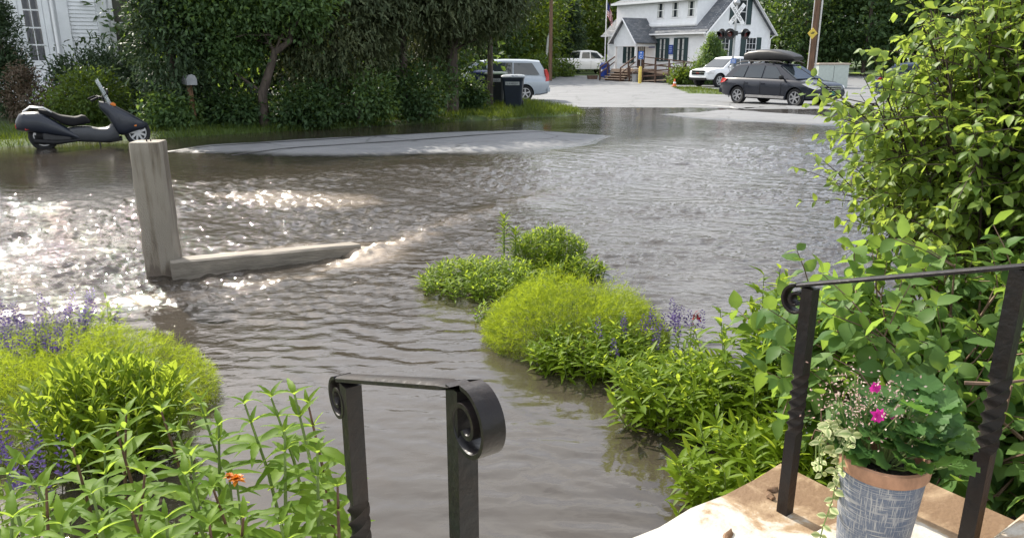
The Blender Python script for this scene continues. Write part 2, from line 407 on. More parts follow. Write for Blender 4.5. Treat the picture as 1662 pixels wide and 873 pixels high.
ny, nx = 620, 760
s = np.linspace(0, 1, ny); wy = 1.0 + 28 * (np.exp(2.6 * s) - 1) / (math.exp(2.6) - 1)
WY = np.repeat(wy[None], nx, 0); WX = np.linspace(-1, 1, nx)[:, None] * (.80 * WY + 1.6) * np.ones((1, ny)) + .25 * WY * 0
wa_, wb_ = to_ab(WX, WY)
def waves(X, Y, lam, spread, ang, seed, n=26):
    r = np.random.default_rng(seed); h = np.zeros_like(X); wx_ = X + .25 * fbm(X * 1.3, Y * 1.3, seed + 3); wy_ = Y + .25 * fbm(X * 1.3, Y * 1.3, seed + 9)
    for i in range(n):
        l = lam * np.exp(r.normal(0, .4)); th = ang + r.normal(0, spread); k = 2 * math.pi / l
        h += (l / lam) ** .9 * np.sin(k * (math.cos(th) * wx_ + math.sin(th) * wy_) + r.random() * 6.28)
    return h / math.sqrt(n)
SLAB0, SLAB1 = Vector((-2.80, 5.98)), Vector((-1.42, 6.74))       # fallen kerb stone, foot of the post to the free end
d_end = np.hypot(WX - SLAB1.x, WY - SLAB1.y)
jx = np.array([-1.4, -.9, -.4, .1, .8]); jy = np.array([6.75, 7.7, 8.6, 9.4, 10.2])
jl = [(jx[i], jy[i]) for i in range(5)]
def dist_line(X, Y, pl):
    d = np.full(X.shape, 1e9)
    for (ax, ay), (bx, by) in zip(pl[:-1], pl[1:]):
        ex, ey = bx - ax, by - ay; t = np.clip(((X - ax) * ex + (Y - ay) * ey) / (ex * ex + ey * ey), 0, 1); d = np.minimum(d, np.hypot(X - ax - t * ex, Y - ay - t * ey))
    return d
dj = dist_line(WX, WY, jl)
left_of = np.interp(WY, jy, jx) - WX                              # >0 : downstream, left of the standing wave
near = sstep(WY, 2.2, 4.8)
choppy = sstep(WY, 4.3, 6.2) * (1 - .75 * sstep(wb_, 8.8, 10.8))
patch = .2 + 1.6 * sstep(fbm(WX * .6, WY * .9, 61) + .5 * fbm(WX * 2, WY * 3, 62), -.25, .28)
h = .0029 * waves(WX, WY, .21, .38, 1.35, 1) * (.35 + .65 * near) * patch
h += .0055 * waves(WX, WY, .18, .55, 1.2, 2) * choppy * patch
h += .0024 * waves(WX, WY, .09, .9, 1.0, 3) * choppy * (WY < 13) * (.5 + patch)
h += .0010 * waves(WX, WY, .11, .5, 1.35, 4) * sstep(WY, 1.5, 3) * (1 - choppy)
h += .0025 * waves(WX, WY, .5, .5, 1.2, 6) * sstep(wb_, 9, 11)
turb = np.exp(-(dj / .16) ** 2) * sstep(WY, 6.3, 6.9) * (1 - .6 * sstep(WY, 7.4, 10)) * (1 - sstep(WY, 10, 10.4)) + 1.2 * np.exp(-(d_end / .3) ** 2)
h += turb * (.022 + .075 * fbm(WX * 7, WY * 7, 71) + .03 * fbm(WX * 18, WY * 18, 72))
wake = np.exp(-((dist_line(WX, WY, [tuple(SLAB1 + Vector((.05, -.1))), (-1.7, 6.1), (-2.4, 5.5), (-4.2, 5.0)])) / .13) ** 2)
h += wake * (.008 + .03 * fbm(WX * 9, WY * 9, 75))
back = np.exp(-(dist_line(WX, WY, [(-2.6, 6.75), (-2.0, 7.05), (-1.6, 7.1)]) / .12) ** 2)
h += back * (.012 + .04 * fbm(WX * 8, WY * 8, 77))
rough_left = sstep(left_of, 0, .8) * sstep(WY + .35 * (WX + 2), 4.4, 5.6) * (1 - sstep(wb_, 10.0, 11.5))
h += rough_left * .0062 * waves(WX, WY, .16, 1.0, 1.1, 8) * patch
h *= (1 - .80 * sstep(wb_ + 1.2 * fbm(WX * .4, WY * .4, 91), 9.6, 11.4))
h *= np.clip((WY / 3.2), .35, 1)
foam = np.clip(turb * (1 - .75 * sstep(WY, 6.9, 8.0)) * (fbm(WX * 5, WY * 5, 81) * 2.4 + .55) + wake * .8 * (fbm(WX * 6, WY * 6, 82) * 2.4 + .3) + back * .8 * (fbm(WX * 6, WY * 6, 85) * 2 + .4), 0, .9)
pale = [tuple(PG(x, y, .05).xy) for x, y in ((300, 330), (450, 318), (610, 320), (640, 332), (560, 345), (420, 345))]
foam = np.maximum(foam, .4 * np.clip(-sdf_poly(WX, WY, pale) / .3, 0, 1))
chop = np.clip(.2 + .45 * choppy * patch + .4 * rough_left + .5 * turb, 0, 1.2) * (1 - .35 * sstep(wb_, 10.8, 12)) * (.35 + .65 * near)
WZ = water_z(WX, WY) + h
keep = (wb_ < 17.2) | (sdf_poly(WX, WY, LOT) < .6)
F = grid_faces(nx, ny); F = F[keep.ravel()[F].all(1)]
used = np.unique(F); remap = -np.ones(WX.size, int); remap[used] = np.arange(len(used))
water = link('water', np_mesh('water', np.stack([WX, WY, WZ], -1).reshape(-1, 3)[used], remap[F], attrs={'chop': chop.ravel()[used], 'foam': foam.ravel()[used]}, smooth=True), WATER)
tag(water, kind='structure')
# ------------------------------------------------------------------ stone steps
m, nt, b = newmat('step_stone'); L = nt.links.new
tcn = N(nt, 'ShaderNodeTexCoord'); n1 = N(nt, 'ShaderNodeTexNoise'); n1.inputs['Scale'].default_value = 3.2; n1.inputs['Detail'].default_value = 9; n1.inputs['Roughness'].default_value = .62; n1.inputs['Distortion'].default_value = .8
rp = N(nt, 'ShaderNodeValToRGB'); e = rp.color_ramp.elements; e[0].position = .36; e[0].color = (.15, .09, .045, 1); e[1].position = .54; e[1].color = (.43, .41, .365, 1)
x_ = rp.color_ramp.elements.new(.44); x_.color = (.27, .19, .11, 1); x_ = rp.color_ramp.elements.new(.48); x_.color = (.37, .335, .28, 1)
n2 = N(nt, 'ShaderNodeTexNoise'); n2.inputs['Scale'].default_value = 70; n2.inputs['Detail'].default_value = 4
sx = N(nt, 'ShaderNodeSeparateXYZ'); L(tcn.outputs['Object'], sx.inputs[0])
# trodden leaf mould darkens the planted end of each tread
mrx = N(nt, 'ShaderNodeMapRange'); mrx.inputs[1].default_value = .30; mrx.inputs[2].default_value = .80; mrx.inputs[3].default_value = 0.16; mrx.inputs[4].default_value = -.12
L(sx.outputs[0], mrx.inputs[0]); ad = N(nt, 'ShaderNodeMath', operation='ADD'); L(n1.outputs[0], ad.inputs[0]); L(mrx.outputs[0], ad.inputs[1])
L(tcn.outputs['Object'], n1.inputs['Vector']); L(tcn.outputs['Object'], n2.inputs['Vector']); L(ad.outputs[0], rp.inputs[0]); L(rp.outputs[0], b.inputs['Base Color'])
b.inputs['Roughness'].default_value = .7; bp = N(nt, 'ShaderNodeBump'); bp.inputs['Strength'].default_value = .5; bp.inputs['Distance'].default_value = .006
mxb = N(nt, 'ShaderNodeMath', operation='ADD'); L(n1.outputs[0], mxb.inputs[0]); L(n2.outputs[0], mxb.inputs[1]); L(mxb.outputs[0], bp.inputs['Height']); L(bp.outputs[0], b.inputs['Normal'])
STONE = m
def rough_slab(mb, lo, hi, n=14, amp=.012, seed=0):
    """a slab whose front edge is split, not sawn"""
    r = random.Random(seed); xs = [lo[0] + (hi[0] - lo[0]) * i / n for i in range(n + 1)]
    rings = []
    for x in xs:
        f = hi[1] + r.uniform(-amp, amp); t = r.uniform(-amp, amp) * .3
        rings.append([(x, lo[1], lo[2]), (x, f + .012, lo[2]), (x, f, hi[2] - .02 + t), (x, f - .015, hi[2] + t), (x, lo[1], hi[2])])
    return mb.rings(rings)
steps = thing('stone_steps', 'pale rough stone steps with brown stains leading down into the water', 'steps', AB(1.2, .9, 0), PHI)
for i, (z0, z1, b0, b1) in enumerate(((-.3, .41, .2, 1.37), (.413, .59, .1, .93), (.593, .77, -.3, .56))):
    mb = MB(); rough_slab(mb, (-1.25, b0 - .9, z0), (.92, b1 - .9, z1), seed=i); mb.build('step', STONE, steps, smooth=40)
# bark and splinters lying on the lowest step
bark = mat('wet_bark', (.16, .09, .045), .6, var=.3, scale=12, bump=.6, bscale=30)
r = random.Random(4)
for i in range(5):
    a0, b0 = r.uniform(1.62, 1.98), r.uniform(1.0, 1.32); c = AB(a0, b0, .418); an = r.uniform(.2, 1.0) + (PHI if i % 2 else -.3); l = r.uniform(.03, .085)
    mb = MB(); dx, dy = math.cos(an), math.sin(an); n_ = 6; rs = []
    for k in range(n_):
        t = k / (n_ - 1) - .5; w = .010 * (1 - (2 * t) ** 2) + .003; hh = .002 + .003 * r.random()
        px, py = c.x + dx * l * t, c.y + dy * l * t; px += r.uniform(-.004, .004)
        rs.append([(px - dy * w, py + dx * w, c.z - .005), (px - dy * w * .4, py + dx * w * .4, c.z + hh), (px + dy * w * .5, py - dx * w * .5, c.z + hh * .7), (px + dy * w, py - dx * w, c.z - .005)])
    mb.rings(rs); o = mb.build('bark_piece', bark, None, smooth=50)
    tag(o, 'brown splinter of wet bark lying on the lowest stone step', 'bark', 'bark scraps on the step')

# ------------------------------------------------------------------ wrought iron hand rails
iron = mat('black_iron', (.009, .009, .010), .42, metal=.0, var=.4, scale=14, bump=.3, bscale=40, spec=.28, col2=(.018, .012, .010))
def spiral_ribbon(center, ax, r0, turns, w, th, start, sgn, side):
    """flat bar rolled up in the plane of ax (horizontal unit vector) and z; side = across"""
    pts = []; n = int(30 * turns)
    for i in range(n + 1):
        t = i / n; an = start + sgn * 2 * math.pi * turns * t; r_ = r0 * (1 - .86 * t)
        pts.append((math.cos(an) * r_, math.sin(an) * r_))
    return pts
def handrail(name, label, low, up, ztl, ztu, zbl, zbu, w=.036, ext_up=0.0, scroll_up=False):
    t = thing(name, label, 'handrail', (low[0], low[1], zbl))
    o0 = Vector((low[0], low[1], zbl)); P0 = Vector((0, 0, ztl - zbl)); P1 = Vector((up[0] - low[0], up[1] - low[1], ztu - zbl))
    d = (P1 - P0); dh = Vector((d.x, d.y, 0)).normalized(); side = Vector((-dh.y, dh.x, 0)); an = math.atan2(dh.y, dh.x)
    for p, zb, zt in ((Vector((0, 0, 0)), 0.0, ztl - zbl), (Vector((P1.x, P1.y, 0)), zbu - zbl, ztu - zbl)):
        H = zt - zb; pts = []; rad = []; tw = []; nseg = 160
        for i in range(nseg + 1):
            z = i / nseg; pts.append(p + Vector((0, 0, zb + z * H))); rad.append(w * .7071)
            tw.append(an + math.pi / 4 + 2 * math.pi * 1.5 * min(max((z - .38) / .27, 0), 1))
        mb = MB(); mb.tube(pts, rad, 4, True, tw); mb.build('post', iron, t, smooth=35)
    # rail: flat bar with rounded top, lower end rolled into a scroll
    bw, bt = .037, .010
    path = []
    R0 = .047
    c = P0 - dh * .036 + Vector((0, 0, -R0))
    for i in range(64):
        tt = 1 - i / 63; a_ = math.pi / 2 + 2 * math.pi * 1.6 * tt; rr = R0 * (1 - .80 * tt)
        path.append(c + dh * math.cos(a_) * rr + Vector((0, 0, math.sin(a_) * rr)))
    ln = d.normalized()
    if scroll_up:
        end = P1 + ln * .03
        for k in range(1, 8): path.append(path[63].lerp(end, k / 7))
        c2 = end + Vector((0, 0, -R0 * 1.18)) + dh * .01; R1 = R0 * 1.18
        for i in range(1, 70):
            tt = i / 69; a_ = math.pi / 2 - 2 * math.pi * 1.6 * tt; rr = R1 * (1 - .8 * tt)
            path.append(c2 + dh * math.cos(a_) * rr + Vector((0, 0, math.sin(a_) * rr)))
    else:
        end = P1 + ln * ext_up
        for k in range(1, 12): path.append(path[63].lerp(end, k / 11))
    rings = []
    for i, p in enumerate(path):
        tg = (path[min(i + 1, len(path) - 1)] - path[max(i - 1, 0)]).normalized(); nn = side.cross(tg).normalized()
        if nn.z < 0 and 63 <= i < 70: nn = -nn
        hw = bw / 2
        rings.append([p + side * hw + nn * -.5 * bt, p + side * hw + nn * .2 * bt, p + side * hw * .7 + nn * .55 * bt, p - side * hw * .7 + nn * .55 * bt, p - side * hw + nn * .2 * bt, p - side * hw - nn * .5 * bt])
    mb = MB(); mb.rings(rings); mb.build('rail', iron, t, smooth=40)
    return t
LP = PG(1270, 830, .41); UPR = (1.165, 1.625)
handrail('handrail', 'black iron handrail with twisted posts behind the potted plant', (.868, 2.05), UPR, 1.155, 1.335, .405, .585, ext_up=.5)
handrail('handrail', 'short black iron handrail with a scroll at both ends standing over the water', (-.327, 1.374), (-.075, 1.0), 1.165, 1.335, .405, .585, w=.034, scroll_up=True)

# ------------------------------------------------------------------ granite post and fallen kerb stone
m, nt, b = newmat('granite_post'); L = nt.links.new
tcn = N(nt, 'ShaderNodeTexCoord'); mpn = N(nt, 'ShaderNodeMapping'); mpn.inputs['Scale'].default_value = (9, 9, .9)
n1 = N(nt, 'ShaderNodeTexNoise'); n1.inputs['Scale'].default_value = 1.4; n1.inputs['Detail'].default_value = 7; n1.inputs['Roughness'].default_value = .6
n2 = N(nt, 'ShaderNodeTexNoise'); n2.inputs['Scale'].default_value = 130; n3 = N(nt, 'ShaderNodeTexNoise'); n3.inputs['Scale'].default_value = 2.5; n3.inputs['Detail'].default_value = 6
L(tcn.outputs['Object'], mpn.inputs[0]); L(mpn.outputs[0], n1.inputs['Vector']); L(tcn.outputs['Object'], n2.inputs['Vector']); L(tcn.outputs['Object'], n3.inputs['Vector'])
rp = N(nt, 'ShaderNodeValToRGB'); e = rp.color_ramp.elements; e[0].position = .37; e[0].color = (.13, .105, .08, 1); e[1].position = .54; e[1].color = (.27, .24, .195, 1)
x_ = rp.color_ramp.elements.new(.44); x_.color = (.20, .17, .13, 1)
wz = N(nt, 'ShaderNodeSeparateXYZ'); L(tcn.outputs['Object'], wz.inputs[0]); wr_ = N(nt, 'ShaderNodeMapRange'); wr_.inputs[1].default_value = .18; wr_.inputs[2].default_value = .27; wr_.inputs[3].default_value = -.16; wr_.inputs[4].default_value = 0; L(wz.outputs[2], wr_.inputs[0]); wad = N(nt, 'ShaderNodeMath', operation='ADD'); L(n1.outputs[0], wad.inputs[0]); L(wr_.outputs[0], wad.inputs[1]); L(wad.outputs[0], rp.inputs[0]); mm = N(nt, 'ShaderNodeMix', data_type='RGBA', blend_type='MULTIPLY'); mm.inputs[0].default_value = .35; L(rp.outputs[0], mm.inputs[6]); L(n3.outputs[0], mm.inputs[7]); L(mm.outputs[2], b.inputs['Base Color'])
b.inputs['Roughness'].default_value = .8; bp = N(nt, 'ShaderNodeBump'); bp.inputs['Strength'].default_value = .5; bp.inputs['Distance'].default_value = .008
ad = N(nt, 'ShaderNodeMath', operation='ADD'); L(n1.outputs[0], ad.inputs[0]); L(n2.outputs[0], ad.inputs[1]); L(ad.outputs[0], bp.inputs['Height']); L(bp.outputs[0], b.inputs['Normal'])
GRAN = m
def stone_block(mb, w, d, h, seed, nz=12, amp=.005):
    r = random.Random(seed); rings = []
    hw, hd = w / 2, d / 2; prof = []
    for i in range(nz + 1):
        z = h * i / nz; k = 1 - .03 * i / nz; c = .018; ring = []
        for sx, sy in ((-1, -1), (1, -1), (1, 1), (-1, 1)):
            for q in ((0, 1), (1, 0)) if sx * sy > 0 else ((1, 0), (0, 1)):
                ring.append((sx * (hw * k - c * q[0]) + r.uniform(-amp, amp), sy * (hd * k - c * q[1]) + r.uniform(-amp, amp), z))
        rings.append(ring)
    top = [(x * .96, y * .96, h + .012) for x, y, z in rings[-1]]
    return mb.rings(rings + [top])
gp = thing('granite_post', 'weathered square granite post standing in the flood water', 'stone post', (-3.0, 6.14, -.15), R(8))
mb = MB(); stone_block(mb, .25, .23, 1.27, 3); mb.build('shaft', GRAN, gp, smooth=50)
mb = MB(); mb.tube([(.0, -.02, 1.27), (.0, -.02, 1.305), (.012, -.03, 1.31)], .006, 6); mb.tube([(.025, .0, 1.27), (.025, 0, 1.30)], .005, 6); mb.build('iron_pin', iron, gp)
sl = thing('kerb_stone', 'long granite kerb stone lying half under water beside the post', 'kerb stone', (SLAB0.x, SLAB0.y, -.08), math.atan2(SLAB1.y - SLAB0.y, SLAB1.x - SLAB0.x))
Ls = (SLAB1 - SLAB0).length; mb = MB(); r = random.Random(9); rings = []
for i in range(15):
    x = -.06 + (Ls + .06) * i / 14; j = lambda: r.uniform(-.006, .006); tz = .235 - .05 * i / 14
    rings.append([(x, -.01 + j(), -.1), (x, .0 + j(), tz - .015), (x, .02 + j(), tz + j() * .4), (x, .33 + j(), tz - .045 + j() * .4), (x, .36 + j(), tz - .08), (x, .36, -.1)])
mb.rings(rings); mb.build('stone', mat('granite_slab', (.20, .175, .14), .75, var=.22, scale=5, bump=.6, bscale=25, stretch=(.6, 2, 3)), sl, smooth=35)
# ------------------------------------------------------------------ flower pot
m, nt, b = newmat('crosshatched_glaze'); L = nt.links.new
tcn = N(nt, 'ShaderNodeTexCoord')
def streak(scale, det=3):
    mp_ = N(nt, 'ShaderNodeMapping'); mp_.inputs['Scale'].default_value = scale; L(tcn.outputs['Object'], mp_.inputs[0])
    n_ = N(nt, 'ShaderNodeTexNoise'); n_.inputs['Scale'].default_value = 1; n_.inputs['Detail'].default_value = det; L(mp_.outputs[0], n_.inputs['Vector'])
    r_ = N(nt, 'ShaderNodeMapRange'); r_.inputs[1].default_value = .52; r_.inputs[2].default_value = .66; L(n_.outputs[0], r_.inputs[0]); return r_
s1, s2 = streak((330, 330, 9)), streak((14, 14, 420))
mx_ = N(nt, 'ShaderNodeMath', operation='MAXIMUM'); L(s1.outputs[0], mx_.inputs[0]); L(s2.outputs[0], mx_.inputs[1])
pm = N(nt, 'ShaderNodeMix', data_type='RGBA'); pm.inputs[6].default_value = (.085, .105, .15, 1); pm.inputs[7].default_value = (.46, .44, .40, 1)
fa = N(nt, 'ShaderNodeMath', operation='MULTIPLY'); fa.inputs[1].default_value = .6; L(mx_.outputs[0], fa.inputs[0]); L(fa.outputs[0], pm.inputs[0]); L(pm.outputs[2], b.inputs['Base Color']); b.inputs['Roughness'].default_value = .55
GLAZE = m
POT = Vector((.872, 1.545, .592))
pot = thing('flower_pot', 'blue grey crosshatched pot with terracotta rim on the stone steps', 'flower pot', POT); pot.scale = (.88, .88, 1.26)
mb = MB(); mb.lathe([(.0, .0), (.078, .0), (.082, .01), (.105, .205), (.107, .222)], 48, cap=False); mb.build('body', GLAZE, pot, smooth=40)
mb = MB(); mb.lathe([(.107, .220), (.113, .224), (.115, .236), (.113, .247), (.106, .25), (.100, .246), (.098, .225), (.095, .205)], 48, cap=False)
mb.build('rim', mat('terracotta', (.36, .19, .11), .75, var=.18, scale=20, bump=.2), pot, smooth=40)
mb = MB(); mb.lathe([(.0, .225), (.05, .228), (.0985, .220)], 24, cap=False); mb.build('soil', mat('potting_soil', (.022, .016, .011), .95, var=.4, scale=60, bump=1, bscale=120), pot)
# ------------------------------------------------------------------ common house materials
white_paint = mat('white_paint', (.78, .79, .80), .55, var=.04, scale=3, bump=.08, bscale=30)
white_trim = mat('white_trim', (.80, .80, .80), .5, var=.03, scale=5)
green_shutter = mat('dark_green_shutter', (.018, .045, .048), .5, var=.15)
pane_dark = glass('window_pane', (.03, .035, .04))
curtain = mat('lace_curtain', (.55, .56, .54), .9, var=.25, scale=14, stretch=(4, 4, .3))
wood_brown = mat('stained_timber', (.10, .055, .035), .75, var=.25, scale=8)
wood_tread = mat('weathered_tread', (.40, .30, .22), .8, var=.2, scale=10)
door_paint = mat('dark_door', (.05, .03, .03), .5)
sign_blue = mat('sign_blue', (.02, .05, .26), .45, var=.06)
sign_white = mat('sign_white', (.8, .8, .8), .5, var=.02)
black_paint = mat('black_paint', (.01, .01, .011), .4, var=.2)
galv = mat('galvanised_steel', (.42, .43, .44), .45, metal=.6, var=.12, scale=20)
m, nt, b = newmat('roof_shingles'); L = nt.links.new
tcn = N(nt, 'ShaderNodeTexCoord'); br = N(nt, 'ShaderNodeTexBrick'); br.inputs['Scale'].default_value = 1; br.inputs['Brick Width'].default_value = .32; br.inputs['Row Height'].default_value = .14; br.inputs['Mortar Size'].default_value = .008
br.inputs['Color1'].default_value = (.10, .11, .125, 1); br.inputs['Color2'].default_value = (.19, .195, .20, 1); br.inputs['Mortar'].default_value = (.05, .05, .055, 1); br.inputs['Bias'].default_value = -.2
uvn = N(nt, 'ShaderNodeAttribute', attribute_name='roofuv'); L(uvn.outputs['Vector'], br.inputs['Vector']); L(br.outputs['Color'], b.inputs['Base Color']); b.inputs['Roughness'].default_value = .9
bp = N(nt, 'ShaderNodeBump'); bp.inputs['Distance'].default_value = .02; bp.inputs['Strength'].default_value = .7; L(br.outputs['Fac'], bp.inputs['Height']); bp.invert = True; L(bp.outputs[0], b.inputs['Normal'])
SHING = m
def roof_slab(name, quad, th, parent):
    """quad: eave0, eave1, ridge1, ridge0 ; shingle courses run along the eave"""
    q = [Vector(p) for p in quad]; n = (q[1] - q[0]).cross(q[3] - q[0]).normalized()
    if n.z < 0: n = -n
    mb = MB(); mb.add([p for p in q] + [p - n * th for p in q], [(0, 1, 2, 3), (7, 6, 5, 4), (0, 4, 5, 1), (1, 5, 6, 2), (2, 6, 7, 3), (3, 7, 4, 0)])
    me = mb.mesh(name); at = me.attributes.new('roofuv', 'FLOAT_VECTOR', 'POINT'); ex = (q[1] - q[0]).normalized(); ey = n.cross(ex)
    for i, v in enumerate(me.vertices): at.data[i].vector = ((v.co - q[0]).dot(ex), (v.co - q[0]).dot(ey), 0)
    return link(name, me, SHING, parent)
def siding(mb, p0, ex, length, z0, z1, nrm, pitch=.11, th=.02, holes=(), shape=None):
    """lapped boards along ex; holes: (s0,s1,z0,z1); shape(z)->(s0,s1) limits"""
    ex = Vector(ex); nrm = Vector(nrm); z = z0
    while z < z1 - .01:
        zt = min(z + pitch, z1); s0, s1 = (0, length) if shape is None else shape((z + zt) / 2)
        segs = [(s0, s1)]
        for h0, h1, hz0, hz1 in holes:
            if zt > hz0 and z < hz1:
                nx_ = []
                for a, b_ in segs:
                    if h1 <= a or h0 >= b_: nx_.append((a, b_))
                    else:
                        if a < h0: nx_.append((a, h0))
                        if h1 < b_: nx_.append((h1, b_))
                segs = nx_
        for a, b_ in segs:
            if b_ - a < .03: continue
            A, B = Vector(p0) + ex * a, Vector(p0) + ex * b_
            lo, hi = Vector((0, 0, z)), Vector((0, 0, zt))
            mb.add([A + lo, B + lo, B + lo + nrm * th, A + lo + nrm * th, A + hi, B + hi, B + hi + nrm * .004, A + hi + nrm * .004],
                   [(0, 1, 2, 3), (3, 2, 6, 7), (0, 4, 5, 1), (4, 7, 6, 5), (0, 3, 7, 4), (1, 5, 6, 2)])
        z = zt
    return mb
def window(parent, p, ex, nrm, w, h, rows=2, cols=1, frame=white_trim, shutters=None, name='window', curtains=True, glassm=None):
    """p: bottom centre on wall; built proud of the wall"""
    ex, nrm = Vector(ex), Vector(nrm); up = Vector((0, 0, 1)); M = Matrix((ex, -nrm, up)).transposed().to_4x4(); M.translation = Vector(p)
    f = .06; mb = MB()
    mb.span((-w / 2 - f, -.045, -f), (-w / 2, .02, h + f)); mb.span((w / 2, -.045, -f), (w / 2 + f, .02, h + f))
    mb.span((-w / 2, -.045, h), (w / 2, .02, h + f)); mb.span((-w / 2, -.06, -f), (w / 2, .02, 0)); mb.span((-w / 2, -.035, h / 2 - .02), (w / 2, .015, h / 2 + .02))
    for k in range(1, cols): mb.span((-w / 2 + w * k / cols - .011, -.028, 0), (-w / 2 + w * k / cols + .011, -.006, h / 2 - .02)); mb.span((-w / 2 + w * k / cols - .011, -.028, h / 2 + .02), (-w / 2 + w * k / cols + .011, -.006, h))
    nr = rows // 2
    for k in range(1, nr): 
        for z0 in (0, h / 2): mb.span((-w / 2, -.026, z0 + h / 2 * k / nr - .01), (w / 2, -.008, z0 + h / 2 * k / nr + .01))
    wo_ = mb.build(name, frame, parent); wo_.matrix_local = M
    for z0, z1 in ((0.0, h / 2 - .02), (h / 2 + .02, h)):
        mb = MB(); mb.span((-w / 2, -.012, z0), (w / 2, -.004, z1)); mb.build('pane', glassm or pane_dark, wo_)
    if curtains:
        mb = MB()
        for sgn in (-1, 1):
            pl = [(sgn * (w / 2 - .01 - k * w * .055), -.0150 - .002 * (k % 2)) for k in range(6)]
            for k in range(5): mb.add([(pl[k][0], pl[k][1], .02), (pl[k + 1][0], pl[k + 1][1], .02), (pl[k + 1][0], pl[k + 1][1], h - .02), (pl[k][0], pl[k][1], h - .02)], [(0, 1, 2, 3)])
        # seen through the pane: the pane itself is a dark mirror, so the cloth hangs just inside its face
        mb.build('curtain', curtain, wo_)
    if shutters:
        for sgn in (-1, 1):
            mb = MB(); x0 = sgn * (w / 2 + f + .01); x1 = sgn * (w / 2 + f + shutters)
            lo, hi = min(x0, x1), max(x0, x1); mb.span((lo, -.05, -.05), (lo + .05, -.005, h + .05)); mb.span((hi - .05, -.05, -.05), (hi, -.005, h + .05))
            for zz in (-.05, h / 2 - .04, h - .03): mb.span((lo + .05, -.048, zz), (hi - .05, -.005, zz + .08))
            mb.span((lo + .05, -.03, -.04), (hi - .05, -.006, h + .04))
            mb.build('shutter', green_shutter, wo_)
    return wo_

# ------------------------------------------------------------------ post office across the lot
PO = Vector((13.4, 53.6, .02)); po = thing('clapboard_house', 'white clapboard building with green shutters, dormer and gabled porch across the lot', 'building', PO, PHI)
W7, LL, EV, TAN = 7.0, 10.0, 3.75, .87
RZ = EV + W7 / 2 * TAN
mb = MB(); mb.prism([(0, 0), (W7, 0), (W7, EV), (W7 / 2, RZ - .05), (0, EV)], 0, LL, 'y'); core = mb.build('wall', white_paint, po)
mb = MB()
lh = [(1.55, 2.87, 1.43, 3.12), (3.43, 4.55, 1.43, 3.12), (5.72, 6.6, .9, 3.0)]
siding(mb, (-.0, 0, 0), (0, 1, 0), LL, .75, EV, (-1, 0, 0), holes=lh)
gh = [(2.33, 4.69, 3.98, 5.72), (1.25, 2.85, 1.43, 3.15), (3.72, 6.1, 1.43, 3.15)]
siding(mb, (0, 0, 0), (1, 0, 0), W7, .75, RZ - .1, (0, -1, 0), holes=gh, shape=lambda z: (0, W7) if z < EV else ((z - EV) / TAN + .02, W7 - (z - EV) / TAN - .02))
tag(mb.build('clapboards', white_paint, po), kind='stuff')
mb = MB(); mb.span((-.025, -.025, 0), (W7 + .025, LL + .02, .75)); mb.build('foundation', mat('fieldstone', (.28, .27, .25), .9, var=.3, scale=4, bump=.8, bscale=10), po)
for x in (-.03, W7 - .09):
    mb = MB(); mb.span((x, -.035, .75), (x + .12, .1, EV)); mb.build('corner_board', white_trim, po)
ov = .4
roof_slab('roof', [(-ov, -.35, EV - ov * TAN), (-ov, LL + .3, EV - ov * TAN), (W7 / 2, LL + .3, RZ), (W7 / 2, -.35, RZ)], .1, po)
roof_slab('roof', [(W7 + ov, -.35, EV - ov * TAN), (W7 + ov, LL + .3, EV - ov * TAN), (W7 / 2 + .002, LL + .3, RZ), (W7 / 2 + .002, -.35, RZ)], .1, po)
for s in (0, 1):
    mb = MB(); x0, x1 = (-ov, W7 / 2) if s == 0 else (W7 + ov, W7 / 2 + .0)
    mb.bar((x0, -.37, EV - ov * TAN - .13), (x1, -.37, RZ - .13), .05, .2, up=(0, 1, 0)); mb.build('rake_board', white_trim, po)
    mb = MB(); xe = -ov - .06 if s == 0 else W7 + ov + .06; mb.bar((xe, -.33, EV - ov * TAN - .06), (xe, LL + .3, EV - ov * TAN - .06), .11, .1); 
    mb.build('gutter', white_trim, po)
    xd = -.05 if s == 0 else W7 + .05; mb = MB(); ze = EV - ov * TAN - .1
    mb.tube([(xe, -.2, ze), (xe * .6 + xd * .4, -.12, ze - .08), (xd, -.06, ze - .3), (xd, -.06, .9)], .045, 8); mb.build('downspout', white_trim, po, smooth=40)
# dormer along the lit side
mb = MB(); dz0, dz1 = EV + .1, 5.72
mb.span((.13, 1.0, dz0), (3.0, 9.2, dz1)); dm = mb.build('dormer', white_paint, po)
mb = MB(); siding(mb, (.13, 1.0, 0), (0, 1, 0), 8.2, dz0 + .25, dz1, (-1, 0, 0), pitch=.1, holes=[(s - .42, s + .42, 4.45, 5.55) for s in (.55, 2.05, 3.5)]); mb.span((.02, .98, dz0 + .08), (.16, 9.2, dz0 + .26)); tag(mb.build('clapboards', white_paint, dm), kind='stuff')
roof_slab('dormer_roof', [(-.25, .75, 5.72), (-.25, 9.5, 5.72), (W7 / 2, 9.5, RZ + .12), (W7 / 2, .75, RZ + .12)], .1, dm)
mb = MB(); mb.bar((-.27, .73, 5.66), (-.27, 9.5, 5.66), .06, .16); mb.build('fascia', white_trim, dm)
for s in (.55, 2.05, 3.5): window(po, (.12, 1.0 + s, 4.52), (0, -1, 0), (-1, 0, 0), .62, .98, 2, 1)
for s, w in ((2.2, .62), (3.99, .56)): window(po, (-.02, s, 1.5), (0, -1, 0), (-1, 0, 0), w, 1.52, 4, 2, shutters=.3, frame=green_shutter)
window(po, (-.02, 7.5, 1.35), (0, -1, 0), (-1, 0, 0), .6, 1.5, 4, 2, shutters=.28, frame=green_shutter)
window(po, (3.5, -.02, 4.05), (1, 0, 0), (0, -1, 0), 1.1, 1.58, 2, 1, shutters=.56, frame=white_trim, curtains=False)
window(po, (2.05, -.02, 1.5), (1, 0, 0), (0, -1, 0), .75, 1.58, 4, 2, shutters=.36, curtains=False)
